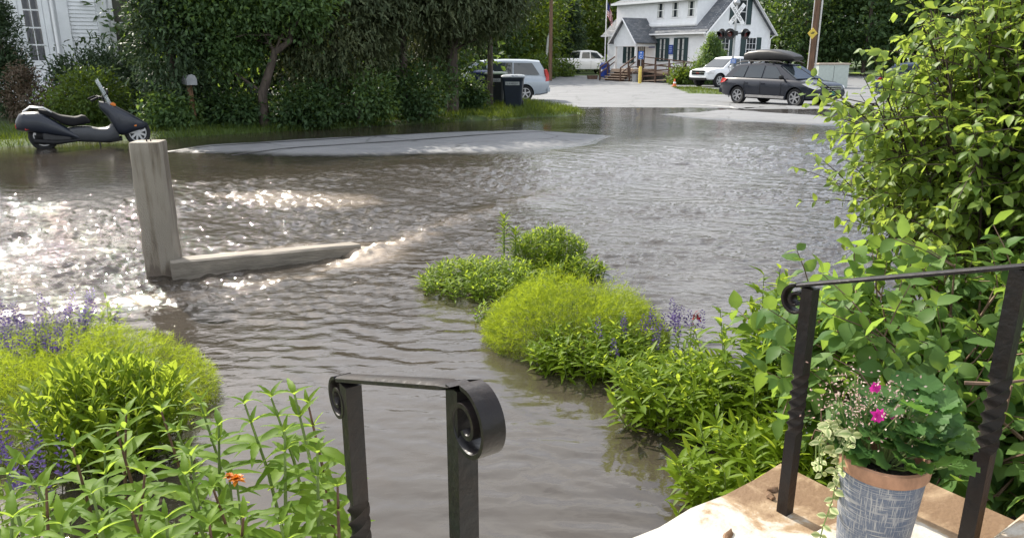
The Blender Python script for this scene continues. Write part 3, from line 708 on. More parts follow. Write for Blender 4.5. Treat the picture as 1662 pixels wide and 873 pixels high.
window(po, (4.9, -.02, 1.5), (1, 0, 0), (0, -1, 0), 1.05, 1.58, 4, 3, shutters=.55, curtains=False)
# door with lites
dr = MB(); dr.span((-.035, 5.75, .95), (.0, 6.55, 2.95)); dro = dr.build('door', door_paint, po)
for k in range(3):
    for z0, z1 in ((2.2, 2.75), (1.55, 2.1)):
        mb = MB(); mb.span((-.042, 5.86 + k * .21, z0), (-.036, 6.03 + k * .21, z1)); mb.build('pane', mat('door_lite', (.5, .52, .53), .3, var=.2), dro)
mb = MB(); mb.span((-.06, 5.65, .95), (-.0, 5.74, 3.05)); mb.span((-.06, 6.56, .95), (0, 6.65, 3.05)); mb.span((-.06, 5.74, 2.96), (0, 6.56, 3.05)); mb.build('door_casing', white_trim, po)
# porch
PX, P0y, P1y, PE = -2.0, 4.75, 7.1, 3.05
pr = P0y + (P1y - P0y) / 2; PR = PE + (P1y - P0y) / 2 * 1.05 + .25
mb = MB(); mb.prism([(P0y, PE - .55), (P1y, PE - .55), (P1y, PE), (pr, PR - .1), (P0y, PE)], PX, 0, 'x')
pg = mb.build('porch_gable', white_paint, po)
mb = MB(); siding(mb, (PX, P0y, 0), (0, 1, 0), P1y - P0y, PE - .52, PR - .15, (-1, 0, 0), pitch=.1, shape=lambda z: (0, P1y - P0y) if z < PE else ((z - PE) / 1.26 + .02, P1y - P0y - (z - PE) / 1.26 - .02)); tag(mb.build('clapboards', white_paint, pg), kind='stuff')
roof_slab('porch_roof', [(PX - .3, P0y - .3, PE - .3), (2.2, P0y - .3, PE - .3), (2.2, pr, PR), (PX - .3, pr, PR)], .08, po)
roof_slab('porch_roof', [(PX - .3, P1y + .3, PE - .3), (2.2, P1y + .3, PE - .3), (2.2, pr + .002, PR), (PX - .3, pr + .002, PR)], .08, po)
for y0 in (P0y - .3, P1y + .3):
    mb = MB(); mb.bar((PX - .32, y0, PE - .38), (PX - .32, pr, PR - .08), .04, .16, up=(1, 0, 0)); mb.build('rake_board', white_trim, po)
for y in (P0y + .1, P1y - .1):
    mb = MB(); mb.span((PX + .05, y - .07, .9), (PX + .19, y + .07, PE - .55)); mb.span((PX + .02, y - .1, .9), (PX + .22, y + .1, 1.05)); mb.build('porch_post', white_trim, po)
mb = MB(); mb.span((PX - .1, P0y - .1, .75), (.0, P1y + .1, .9)); mb.build('porch_floor', wood_tread, po)
mb = MB(); mb.span((-.05, 7.0, 3.12), (-.02, 8.0, 3.32)); sg = mb.build('name_board', sign_white, po)
text_mesh('POST OFFICE', .13, black_paint, sg, M=Matrix.Translation((-.056, 7.5, 3.22)) @ Matrix.Rotation(R(-90), 4, 'Z') @ Matrix.Rotation(R(90), 4, 'X'))
for k in range(4):                 # porch steps toward the lot
    z1 = .9 - .17 * (k + 1); x1 = PX - .1 - .3 * k
    mb = MB(); mb.span((x1 - .32, P0y, z1 - .05), (x1 + .02, P1y - .2, z1)); mb.build('step', wood_tread, po)
    mb = MB(); mb.span((x1 - .02, P0y + .05, z1 - .2), (x1 + .0, P1y - .25, z1 - .05)); mb.build('riser', wood_brown, po)
for y in (P0y - .02, P1y - .15):
    mb = MB(); mb.bar((PX, y, 1.78), (PX - 1.45, y, 1.0), .06, .09); mb.bar((PX, y, 1.4), (PX - 1.4, y, .62), .05, .07)
    mb.span((PX - 1.48, y - .04, 0), (PX - 1.4, y + .04, 1.02)); mb.span((PX - .72, y - .04, .4), (PX - .64, y + .04, 1.42)); mb.build('stair_rail', wood_brown, po)
# ramp along the front of the lit side, doubling back
mb = MB(); mb.add([(-1.35, P0y - .1, .82), (-.15, P0y - .1, .82), (-.15, -.8, .42), (-1.35, -.8, .42), (-1.35, P0y - .1, .72), (-.15, P0y - .1, .72), (-.15, -.8, .32), (-1.35, -.8, .32)], [(0, 1, 2, 3), (4, 7, 6, 5), (0, 3, 7, 4), (1, 5, 6, 2), (0, 4, 5, 1), (3, 2, 6, 7)])
mb.add([(-2.75, P0y - .3, .05), (-1.5, P0y - .3, .05), (-1.5, -.8, .40), (-2.75, -.8, .40), (-2.75, P0y - .3, 0), (-1.5, P0y - .3, 0), (-1.5, -.8, .3), (-2.75, -.8, .3)], [(0, 1, 2, 3), (4, 7, 6, 5), (0, 3, 7, 4), (1, 5, 6, 2), (0, 4, 5, 1), (3, 2, 6, 7)])
mb.build('ramp_deck', wood_tread, po)
def fence_run(p, q, n, h=.95, mids=(.5,)):
    p, q = Vector(p), Vector(q)
    mb = MB(); mb.bar(p + Vector((0, 0, h)), q + Vector((0, 0, h)), .09, .06)
    for f in mids: mb.bar(p + Vector((0, 0, h * f)), q + Vector((0, 0, h * f)), .05, .1)
    mb.build('ramp_rail', wood_brown, po)
    for k in range(n + 1):
        c = p.lerp(q, k / n); mb = MB(); mb.span((c.x - .045, c.y - .045, 0), (c.x + .045, c.y + .045, c.z + h - .03)); mb.build('ramp_post', wood_brown, po)
fence_run((-1.42, P0y - .15, .82), (-1.42, -.75, .42), 4)
fence_run((-2.8, P0y - .3, .05), (-2.8, -.75, .42), 4, .98, (.3, .62))
fence_run((-2.75, -.85, .42), (2.2, -.85, .30), 3, .95, (.5,))
# signs on the wall (an eagle-head flash over blue, and a notice of hours)
mb = MB(); mb.span((-.09, 4.78, 2.42), (-.03, 5.35, 3.1)); s1 = mb.build('wall_sign', sign_blue, po)
mb = MB(); mb.prism([(.06, .12), (.22, .16), (.46, .30), (.50, .40), (.40, .36), (.42, .46), (.30, .40), (.20, .30)], 0, .004, 'z')
ff = mb.build('emblem', sign_white, s1); ff.matrix_local = Matrix.Translation((-.0905, 5.34, 2.46)) @ Matrix.Rotation(R(-90), 4, 'Z') @ Matrix.Rotation(R(90), 4, 'X')
mb = MB(); mb.span((-.09, 2.93, 1.95), (-.03, 3.32, 2.6)); s2 = mb.build('wall_sign', sign_blue, po)
for k in range(4):
    mb = MB(); mb.span((-.094, 3.0, 2.08 + k * .12), (-.0905, 3.25, 2.12 + k * .12)); mb.build('printed_line', mat('pale_blue_print', (.35, .45, .7), .5), s2)

# ------------------------------------------------------------------ white house at the left
HO = PT(186, 100, 22.0); HO.z = 0.28
ho = thing('clapboard_house', 'white clapboard house with tall paned door behind the scooter', 'house', HO, PHI)
zz = lambda z: z - HO.z
mb = MB(); mb.span((-6.5, .03, 0), (5.5, 7, 6.0)); mb.build('wall', white_paint, ho)
z = zz(.55)
board = None; rr = random.Random(3)
while z < zz(4.6):
    mb = MB()
    mb.add([(-1.0, .03, z), (-.31, .03, z), (-.31, .0, z), (-1.0, .0, z), (-1.0, .03, z + .106), (-.31, .03, z + .106), (-.31, .024, z + .106), (-1.0, .024, z + .106)],
           [(0, 1, 2, 3), (3, 2, 6, 7), (4, 7, 6, 5), (0, 3, 7, 4), (1, 5, 6, 2)])
    mb.build('clapboard', white_paint, ho); z += .106
z = zz(.45)
while z < zz(1.72):                # short boards under the wide window
    mb = MB(); mb.add([(.0, .03, z), (2.6, .03, z), (2.6, .0, z), (.0, .0, z), (.0, .03, z + .106), (2.6, .03, z + .106), (2.6, .024, z + .106), (.0, .024, z + .106)], [(0, 1, 2, 3), (3, 2, 6, 7), (4, 7, 6, 5), (0, 3, 7, 4), (1, 5, 6, 2)])
    mb.build('clapboard', white_paint, ho); z += .106
for x0, x1, d_ in ((-.30, -.01, .05), (-1.3, -1.01, .07), (-1.62, -1.47, .05), (-2.45, -2.22, .05)):
    mb = MB(); mb.span((x0, -d_, zz(.5)), (x1, .03, zz(4.6))); mb.build('pilaster', white_paint, ho, bevel=.008)
mb = MB(); mb.tube([(-1.40, -.1, zz(4.6)), (-1.40, -.1, zz(1.55)), (-1.40, -.16, zz(1.38)), (-1.40, -.3, zz(1.33))], .045, 8); mb.build('downspout', white_trim, ho, smooth=40)
# the wide window right of the corner
mb = MB(); mb.span((.04, -.03, zz(1.72)), (.14, .03, zz(4.4))); mb.span((2.4, -.03, zz(1.72)), (2.5, .03, zz(4.4))); mb.span((.02, -.07, zz(1.66)), (2.55, .03, zz(1.72))); mb.span((.14, -.02, zz(2.72)), (2.4, .02, zz(2.78)))
wf = mb.build('window_frame', white_trim, ho)
for z0, z1 in ((1.72, 2.72), (2.78, 4.4)):
    mb = MB(); mb.span((.14, .0, zz(z0)), (2.4, .022, zz(z1))); mb.build('pane', glass('shop_pane', (.10, .095, .085)), wf)
# door: two columns of panes
mb = MB(); mb.span((-2.21, -.02, zz(1.22)), (-1.63, .03, zz(4.6))); door = mb.build('door', white_paint, ho)
for r0, r1 in ((1.70, 2.10), (2.14, 2.56), (2.60, 3.03), (3.07, 3.5), (3.54, 3.95)):
    for c0, c1 in ((-2.10, -1.93), (-1.905, -1.735)):
        mb = MB(); mb.span((c0, -.026, zz(r0)), (c1, -.018, zz(r1))); p_ = mb.build('pane', glass('door_pane', (.05, .05, .055)), door)
        mb = MB(); x_ = c0 + .02
        for k in range(5): mb.add([(x_, -.0268 - .001 * (k % 2), zz(r0) + .01), (x_ + .022, -.0268 - .001 * ((k + 1) % 2), zz(r0) + .01), (x_ + .022, -.0268 - .001 * ((k + 1) % 2), zz(r1) - .01), (x_, -.0268 - .001 * (k % 2), zz(r1) - .01)], [(0, 1, 2, 3)]); x_ += .022
        mb.build('curtain', mat('grey_curtain', (.13, .13, .14), .9, var=.3, scale=20, stretch=(8, 8, .5)), p_)
mb = MB(); mb.span((-2.08, -.028, zz(1.3)), (-1.76, -.02, zz(1.62))); mb.build('kick_panel', white_trim, door, bevel=.006)
# left window with dark brown shutter, mostly hidden by the evergreen
mb = MB(); mb.span((-3.4, -.02, zz(1.5)), (-2.6, .03, zz(3.5))); mb.build('window_frame', white_trim, ho)
mb = MB(); mb.span((-3.3, -.03, zz(1.6)), (-2.7, -.0, zz(3.4))); mb.build('pane', glass('brown_pane', (.10, .06, .05)), ho)
for k in range(4):                 # white entrance steps
    mb = MB(); mb.span((-2.6, -.35 - .3 * k, 0), (-1.3, -.05 - .3 * k, zz(1.22) - .0 - .2 * k)); mb.build('step', white_paint, ho, bevel=.012)
mb = MB(); mb.tube([(-1.33, -.3, zz(1.75)), (-1.22, -.75, zz(1.25))], .018, 6); mb.tube([(-1.22, -.75, zz(1.25)), (-1.22, -.75, 0)], .018, 6); mb.build('step_rail', black_paint, ho)
mb = MB(); mb.prism([(-6.9, 6.0), (5.9, 6.0), (5.9, 6.15), (-6.9, 6.15)], -.4, 7.4, 'y'); mb.build('roof', SHING, ho)
# ------------------------------------------------------------------ vehicles
tyre_m = mat('tyre_rubber', (.018, .018, .019), .85, var=.2, scale=20)
rim_m = mat('alloy_rim', (.45, .45, .46), .35, metal=.7, var=.06)
rim_dark = mat('rim_shadow', (.03, .03, .032), .6)
car_glass = glass('car_glass', (.025, .032, .036), .02, .7)
black_trim = mat('black_plastic', (.012, .012, .013), .6, var=.15, spec=.25)
chrome = mat('chrome_trim', (.65, .66, .68), .15, metal=.9, var=.03)
lamp_clear = glass('headlamp_lens', (.55, .55, .56), .08, .8)
lamp_red = mat('red_lens', (.45, .02, .015), .2, var=.05)
lamp_amber = mat('amber_lens', (.60, .17, .02), .2, var=.05)
cutter_m = black_trim

def make_wheel(parent, c, r, w, spokes, side):
    """side=+1: outer face toward +y"""
    e_ = bpy.data.objects.new('wheel', None); COL.objects.link(e_); e_.parent = parent; e_.location = c; e_.empty_display_size = .05
    mb = MB(); h = w / 2; ri = r * .66
    mb.lathe([(ri, -h * .8), (r * .9, -h), (r * .985, -h * .75), (r, -h * .3), (r, h * .3), (r * .985, h * .75), (r * .9, h), (ri, h * .8), (ri, -h * .8)], 32, axis='y', cap=False); mb.build('tyre', tyre_m, e_, smooth=45)
    mb = MB(); y0 = side * h * .30
    mb.lathe([(.001, y0), (ri, y0)], 28, axis='y', cap=False); mb.build('rim_back', rim_dark, e_)
    mb = MB(); y1 = side * h * .86
    mb.lathe([(ri * 1.0, side * h * .35), (ri * 1.01, y1), (ri * .90, y1), (ri * .88, side * h * .4)], 32, axis='y', cap=False)
    for k in range(spokes):
        a = 2 * math.pi * k / spokes + .3; ca, sa = math.cos(a), math.sin(a)
        p0, p1 = (ca * ri * .12, y1 * .9, sa * ri * .12), (ca * ri * .92, y1 * .93, sa * ri * .92)
        mb.bar(p0, p1, ri * .24, .03, up=(0, 1, 0))
    mb.lathe([(.001, y1 * 1.02), (ri * .26, y1 * .98), (ri * .26, y1 * .6)], 14, axis='y', cap=False)
    mb.build('rim', rim_m, e_, smooth=35)
    return e_

def make_car(name, label, cat, S, loc, head, scale=1.0, group=None):
    """x forward from the rear bumper (0..L), y left, z up; head = unit (x,y) heading"""
    t = thing(name, label, cat, loc, math.atan2(head[1], head[0]), group); t.scale = (scale,) * 3
    L_, W_ = S['L'], S['W']; hw = W_ / 2; paintm = S['paint']; x0 = -S['xr']      # xr: rear axle distance from rear bumper -> origin at rear axle
    X = lambda x: x + x0
    def hwx(x):
        u = x / L_; return hw * (1 - .16 * max(0, (.12 - u) / .12) ** 2 - .24 * max(0, (u - .84) / .16) ** 2)
    rings = []
    for x, zb, zt in S['body']:
        w = hwx(x); zm = zb + (zt - zb) * .45; rings.append([(X(x), 0, zb), (X(x), w * .80, zb), (X(x), w * .955, zb + .06), (X(x), w * .995, zm), (X(x), w, zm + (zt - zm) * .4), (X(x), w * .975, zt - .09), (X(x), w * .91, zt - .01), (X(x), w * .5, zt + .018), (X(x), 0, zt + .025),
                      (X(x), -w * .5, zt + .018), (X(x), -w * .91, zt - .01), (X(x), -w * .975, zt - .09), (X(x), -w, zm + (zt - zm) * .4), (X(x), -w * .995, zm), (X(x), -w * .955, zb + .06), (X(x), -w * .80, zb)])
    mb = MB(); mb.rings(rings); me = mb.mesh('body'); me.materials.append(paintm)
    r = S['r']; axs = (0, S['wb']); cutters = []
    for ax in axs:
        for s in (-1, 1):
            c = MB(); c.lathe([(r * 1.16, -.2), (r * 1.16, .2)], 36, (ax, s * (hw - .06), r), axis='y'); cm_ = c.mesh('cut'); cm_.materials.append(cutter_m); cutters.append(cm_)
    me = boolean_cut(me, cutters)
    me.polygons.foreach_set('use_smooth', [True] * len(me.polygons)); me.set_sharp_from_angle(angle=R(32))
    body = link('body', me, None, t)
    for ax in axs:
        for s in (-1, 1): make_wheel(t, (ax, s * (hw - S['tw'] / 2 - .015), r), r, S['tw'], S['spokes'], s)
        for s in (-1, 1):   # arch lip
            mb = MB(); w = hwx(ax - x0) ; pts = [(ax + math.cos(a) * r * 1.19, s * (w * .985), r + math.sin(a) * r * 1.19) for a in np.linspace(-.25, math.pi + .25, 18)]
            mb.tube(pts, .022, 6); mb.build('arch_lip', S.get('arch', paintm), t, smooth=60)
    # cabin
    G = S['cab']; belt, H = G['belt'], G['H']; n = len(G['roof']); xb = np.linspace(G['x0'], G['x1'], n)
    wb_f = lambda x: hwx(x) * .905
    wr = hw * G.get('tumble', .74)
    rings = []
    for (xr_, zr), xbl in zip(G['roof'], xb):
        b_ = wb_f(xbl); rings.append([(X(xbl), b_, belt - .03), (X(xr_), wr * 1.0, zr - .05), (X(xr_), wr * .9, zr - .005), (X(xr_), 0, zr + .02), (X(xr_), -wr * .9, zr - .005), (X(xr_), -wr, zr - .05), (X(xbl), -b_, belt - .03)])
    mb = MB(); mb.rings(rings); mb.build('cabin', paintm, t, smooth=30)
    zt_ = H - .05
    def sidepoly(pl, s, off):
        out = []
        for x, z in pl:
            k = (z - belt) / (zt_ - belt); y = wb_f(x) * (1 - k) + wr * k; out.append((X(x), s * (y + off), z))
        return out
    for pl in G['windows']:
        for s in (-1, 1):
            mb = MB(); A = sidepoly(pl, s, .012); B = sidepoly(pl, s, -.03); nn = len(A)
            mb.add(A + B, [tuple(range(nn)), tuple(range(2 * nn - 1, nn - 1, -1))] + [(i, i + nn, (i + 1) % nn + nn, (i + 1) % nn) for i in range(nn)]); mb.build('side_window', car_glass, t)
    def endglass(nm, xA, xB, zA, zB, wA, wB, dx):
        mb = MB(); q = [(X(xA) + dx, wA, zA), (X(xA) + dx, -wA, zA), (X(xB) + dx, -wB, zB), (X(xB) + dx, wB, zB)]; q2 = [(x - dx * 2.5, y, z - .01) for x, y, z in q]
        mb.add(q + q2, [(0, 1, 2, 3), (7, 6, 5, 4), (0, 4, 5, 1), (1, 5, 6, 2), (2, 6, 7, 3), (3, 7, 4, 0)]); mb.build(nm, car_glass, t)
    (xr0, zr0), (xr1, zr1) = G['roof'][0], G['roof'][-1]
    def lerp(a, b, k): return a + (b - a) * k
    for nm, xa, xr_, zr, dx in (('rear_window', G['x0'], xr0, zr0, -.02), ('windscreen', G['x1'], xr1, zr1, .02)):
        k0, k1 = .08, .93
        if nm == 'rear_window' and S.get('no_rear'): continue
        endglass(nm, lerp(xa, xr_, k0), lerp(xa, xr_, k1), lerp(belt, zr, k0), lerp(belt, zr - .02, k1), lerp(wb_f(xa), wr, k0) * .9, lerp(wb_f(xa), wr, k1) * .9, dx)
    # details
    for s in (-1, 1):
        for x in S['seams']:
            mb = MB(); w = hwx(x); mb.span((X(x) - .006, s * (w * .985) - .012, S['sill'] + .08), (X(x) + .006, s * w + s * .004 + (.002 if s > 0 else -.002), belt - .1)); mb.build('door_seam', black_trim, t)
        for x in S['handles']:
            mb = MB(); w = hwx(x); mb.box((X(x), s * (w + .012), belt - .17), (.17, .035, .035)); mb.build('door_handle', S.get('handle', paintm), t, bevel=.01)
        mx = G['mirror']; mb = MB(); w = wb_f(mx)
        mb.lathe([(.0, -.09), (.06, -.085), (.085, -.03), (.08, .04), (.05, .075), (0, .08)], 10, (X(mx), s * (w + .16), belt + .08), axis='y', cap=False); mb.bar((X(mx), s * w, belt + .02), (X(mx), s * (w + .14), belt + .06), .05, .04)
        mb.build('side_mirror', S.get('mirror', paintm), t, smooth=60)
        for nm, pl, mt in S['lamps']:
            mb = MB(); A = []
            for x, z in pl: A.append((X(x), s * (hwx(x) * (1.0 if z < belt - .12 else .965) + .010), z))
            B = [(x - (.05 if x > L_ / 2 + x0 else -.05), y - s * .14, z) for x, y, z in A]; nn = len(A)
            mb.add(A + B, [tuple(range(nn)), tuple(range(2 * nn - 1, nn - 1, -1))] + [(i, i + nn, (i + 1) % nn + nn, (i + 1) % nn) for i in range(nn)]); mb.build(nm, mt, t)
        if 'cladding' in S:
            mb = MB(); xs = np.linspace(r * 1.3 , S['wb'] - r * 1.3, 6); mb.bar((xs[0], s * (hw + .004), S['sill'] + .1), (xs[-1], s * (hw + .004), S['sill'] + .1), .03, .1); mb.build('sill_strip', S['cladding'], t, bevel=.008)
    xf, zf = X(L_), S['nose']
    for nm, y0, y1, z0, z1, dx, mt in S['front']:
        mb = MB(); mb.span((xf - .1, y0, z0), (xf + dx, y1, z1)); mb.build(nm, mt, t, bevel=.008)
    for nm, y0, y1, z0, z1, dx, mt in S['rear']:
        mb = MB(); mb.span((X(0) - dx, y0, z0), (X(0) + .08, y1, z1)); mb.build(nm, mt, t, bevel=.008)
    return t

def paint_mat(nm, c, metal=.0): return mat(nm, c, .32, metal=metal, var=.03, scale=2, coat=.35, spec=.25)
grey_p, silver_p, white_p, white_p2, blue_p = paint_mat('graphite_paint', (.016, .019, .028), .0), paint_mat('silver_paint', (.36, .40, .44), .25), paint_mat('white_car_paint', (.72, .73, .74)), paint_mat('white_truck_paint', (.74, .74, .74)), paint_mat('blue_grey_paint', (.05, .07, .11), .3)
plate_g = mat('green_plate', (.04, .20, .13), .5, var=.04)
WAGON = dict(L=4.79, W=1.82, xr=1.02, wb=2.74, r=.345, tw=.225, spokes=6, paint=grey_p, sill=.24, nose=.7, arch=grey_p, mirror=black_trim, cladding=mat('champagne_strip', (.30, .29, .28), .5),
    body=[(0, .42, .80), (.05, .36, .98), (.25, .30, 1.02), (1.0, .24, 1.03), (2.2, .24, 1.02), (3.3, .24, 1.00), (3.75, .24, .985), (4.3, .26, .92), (4.62, .30, .84), (4.76, .36, .72), (4.79, .42, .62)],
    cab=dict(belt=1.0, H=1.60, x0=.10, x1=3.75, tumble=.70, mirror=3.18, roof=[(.62, 1.53), (1.1, 1.585), (1.7, 1.605), (2.3, 1.59), (2.82, 1.53)],
             windows=[[(.62, 1.06), (1.22, 1.05), (1.30, 1.48), (.98, 1.47)], [(1.28, 1.05), (2.10, 1.045), (2.12, 1.50), (1.38, 1.49)], [(2.17, 1.045), (3.15, 1.04), (3.0, 1.16), (2.66, 1.46), (2.2, 1.5)]]),
    seams=(1.35, 2.14, 3.12), handles=(1.45, 2.28),
    lamps=[('headlight', [(4.05, .86), (4.3, .90), (4.68, .78), (4.74, .70), (4.6, .67), (4.35, .74)], lamp_clear), ('tail_light', [(.0, .80), (.12, 1.0), (.42, .98), (.30, .86)], lamp_red), ('fog_light', [(4.70, .44), (4.74, .44), (4.74, .53), (4.70, .53)], lamp_clear)],
    front=[('grille', -.42, .42, .60, .80, .012, black_trim), ('chrome_bar', -.44, .44, .765, .79, .025, chrome), ('chrome_bar', -.42, .42, .70, .72, .025, chrome), ('chrome_bar', -.40, .40, .635, .655, .025, chrome), ('number_plate', -.16, .16, .47, .61, .03, plate_g), ('air_intake', -.5, .5, .33, .45, .008, black_trim)],
    rear=[('bumper', -.8, .8, .42, .6, .03, grey_p), ('number_plate', -.16, .16, .75, .88, .02, plate_g)])
# dark wagon waiting to turn out of the lot
WR = PG(1197, 168.5, 0.015); hd = Vector((.54, -.842)).normalized()
ob = make_car('station_wagon', 'dark grey station wagon carrying a black roof box', 'car', WAGON, WR + Vector((-hd.y, hd.x, 0)) * .78 * 1 + Vector((0, 0, 0)), hd, .97)
mb = MB(); rings = []
for x, zb, zt, w in ((-.27, 1.750, 1.910, .30), (-.24, 1.700, 1.980, .38), (.0, 1.680, 2.070, .42), (.5, 1.670, 2.120, .44), (1.0, 1.670, 2.120, .44), (1.5, 1.670, 2.050, .43), (1.95, 1.680, 1.920, .38), (2.1, 1.710, 1.840, .30)):
    rings.append([(x, w * math.copysign(abs(math.cos(a)) ** .4, math.cos(a)), (zb + zt) / 2 + (zt - zb) / 2 * math.copysign(abs(math.sin(a)) ** .55, math.sin(a))) for a in np.linspace(0, 2 * math.pi, 28, endpoint=False)])
mb.rings(rings); rb = mb.build('roof_box', mat('roof_box_shell', (.022, .021, .021), .45, var=.1, spec=.4), ob, smooth=50)
for s in (-1, 1):
    m2 = MB(); m2.tube([(-.35, s * .60, 1.58), (-.1, s * .60, 1.655), (1.0, s * .61, 1.68), (1.7, s * .60, 1.66), (1.95, s * .6, 1.58)], .022, 6); m2.build('roof_rail', black_trim, ob, smooth=60)
for x in (.25, 1.35):
    m2 = MB(); m2.bar((x, -.62, 1.675), (x, .62, 1.675), .06, .03); m2.box((x, -.45, 1.63), (.10, .12, .1)); m2.box((x, .45, 1.63), (.10, .12, .1)); m2.box((x, 0, 1.69), (.12, .5, .05)); m2.build('crossbar', black_trim, ob)
# another car behind the big shrub
c2 = PG(1392, 168, 0.015)
W2 = dict(WAGON); W2['paint'] = blue_p; W2['arch'] = blue_p; W2['rear'] = [('bumper', -.8, .8, .42, .6, .03, blue_p)]
make_car('parked_car', 'blue grey car half hidden behind the tall leafy shrub', 'car', W2, c2 + Vector((2.3, 1.2, 0)), (.88, -.47), .97)

VAN = dict(L=5.1, W=1.98, xr=1.05, wb=3.05, r=.34, tw=.22, spokes=5, paint=silver_p, sill=.22, nose=.7,
    body=[(0, .40, .9), (.06, .32, 1.06), (.4, .26, 1.07), (2.0, .22, 1.06), (3.6, .22, 1.05), (4.2, .24, 1.02), (4.75, .28, .90), (5.02, .34, .76), (5.1, .42, .62)],
    cab=dict(belt=1.04, H=1.74, x0=.03, x1=4.35, tumble=.80, mirror=3.55, roof=[(.42, 1.70), (1.0, 1.745), (1.9, 1.755), (2.7, 1.73), (3.2, 1.66)],
             windows=[[(.42, 1.12), (1.55, 1.11), (1.55, 1.62), (.75, 1.61)], [(1.60, 1.11), (2.66, 1.10), (2.62, 1.63), (1.60, 1.63)], [(2.72, 1.10), (3.62, 1.10), (3.5, 1.2), (3.05, 1.58), (2.72, 1.62)]]),
    seams=(1.58, 2.70, 3.6), handles=(1.75, 2.85), lamps=[('headlight', [(4.5, .88), (4.8, .86), (5.0, .74), (4.98, .64), (4.75, .66)], lamp_clear), ('tail_light', [(.0, .86), (.0, 1.1), (.1, 1.35), (.2, 1.33), (.14, 1.0), (.16, .84)], lamp_red)],
    front=[('grille', -.5, .5, .58, .80, .012, chrome), ('number_plate', -.16, .16, .45, .57, .02, plate_g)], rear=[('bumper', -.9, .9, .40, .58, .04, silver_p)])
vp = PG(870, 165, .02); hv = Vector((-1, -.06)).normalized()
make_car('minivan', 'silver minivan parked behind the hedge and wheeled bins', 'minivan', VAN, vp + Vector((-.5, .95, 0)), hv, .95)

def pickup(S, bed0, bed1, name, label, loc, head, scale, rack=False):
    t = make_car(name, label, 'pickup truck', S, loc, head, scale)
    x0 = -S['xr']; mb = MB(); zt = S['bedz']
    mb.span((x0 + bed0 + .08, -S['W'] / 2 + .14, zt - .02), (x0 + bed1 - .05, S['W'] / 2 - .14, zt + .031)); mb.build('bed_liner', black_trim, t)
    return t
RAM = dict(L=5.81, W=2.02, xr=1.18, wb=3.57, r=.40, tw=.27, spokes=5, paint=white_p2, sill=.42, nose=.9, no_rear=False, arch=black_trim, bedz=1.33,
    body=[(0, .60, 1.22), (.04, .52, 1.33), (.6, .46, 1.34), (2.0, .42, 1.335), (2.1, .42, 1.25), (3.4, .42, 1.24), (4.2, .42, 1.24), (4.9, .44, 1.22), (5.5, .46, 1.15), (5.75, .5, 1.02), (5.81, .55, .8)],
    cab=dict(belt=1.25, H=1.93, x0=2.05, x1=4.55, tumble=.78, mirror=4.05, roof=[(2.2, 1.88), (2.7, 1.945), (3.2, 1.95), (3.75, 1.88)], windows=[[(2.28, 1.32), (3.02, 1.32), (3.02, 1.80), (2.38, 1.79)], [(3.12, 1.31), (4.15, 1.31), (3.98, 1.45), (3.68, 1.77), (3.12, 1.81)]]),
    seams=(2.08, 3.07, 4.1), handles=(2.25, 3.2), handle=white_p2,
    lamps=[('tail_light', [(.0, .96), (.0, 1.26), (.16, 1.26), (.16, .96)], lamp_red), ('headlight', [(5.4, 1.05), (5.7, 1.0), (5.76, .86), (5.5, .88)], lamp_clear)],
    front=[('grille', -.6, .6, .72, 1.02, .02, chrome)], rear=[('bumper', -.95, .95, .52, .72, .1, chrome), ('tailgate_handle', -.12, .12, 1.12, 1.18, .012, black_trim), ('badge', -.06, .06, .98, 1.06, .012, black_trim)])
rp_ = PG(931, 122.5, .2)
pickup(RAM, 0, 2.05, 'pickup_truck', 'white pickup truck seen from behind with its cargo bed towards the lot', rp_ + Vector((-.75, .9, 0)), (.93, .37), 1.1)
CAN = dict(L=5.4, W=1.9, xr=1.2, wb=3.26, r=.385, tw=.25, spokes=6, paint=white_p, sill=.36, nose=.9, arch=black_trim, bedz=1.2,
    body=[(0, .55, 1.12), (.04, .48, 1.2), (1.6, .38, 1.2), (1.75, .38, 1.13), (3.2, .38, 1.12), (3.9, .38, 1.12), (4.6, .40, 1.10), (5.15, .42, 1.02), (5.36, .46, .88), (5.4, .52, .7)],
    cab=dict(belt=1.12, H=1.77, x0=1.7, x1=4.2, tumble=.77, mirror=3.7, roof=[(1.9, 1.72), (2.4, 1.785), (2.9, 1.78), (3.35, 1.70)], windows=[[(1.95, 1.18), (2.65, 1.18), (2.65, 1.65), (2.05, 1.64)], [(2.72, 1.18), (3.78, 1.17), (3.6, 1.32), (3.28, 1.62), (2.72, 1.66)]]),
    seams=(1.75, 2.68, 3.7), handles=(1.9, 2.8), handle=chrome,
    lamps=[('headlight', [(4.85, 1.0), (5.2, .97), (5.36, .86), (5.3, .74), (4.95, .80)], lamp_clear), ('tail_light', [(.0, .8), (.0, 1.1), (.14, 1.1), (.14, .8)], lamp_red)],
    front=[('grille', -.52, .52, .72, .98, .015, black_trim), ('chrome_bar', -.56, .56, .96, .99, .03, chrome), ('chrome_bar', -.54, .54, .84, .87, .03, chrome), ('skid_plate', -.7, .7, .42, .56, .03, black_trim), ('badge', -.11, .11, .81, .85, .035, lamp_red)], rear=[('bumper', -.9, .9, .5, .66, .06, chrome)])
cp = PG(1165, 142, .02); hc = Vector((-.86, -.51)).normalized(); left = Vector((-hc.y, hc.x))
cpo = cp - Vector((hc.x, hc.y, 0)) * 3.26 - Vector((left.x, left.y, 0)) * .8
pickup(CAN, 0, 1.7, 'pickup_truck', 'white pickup truck with black grille parked beside the crossing signal', cpo, hc, 1.0)

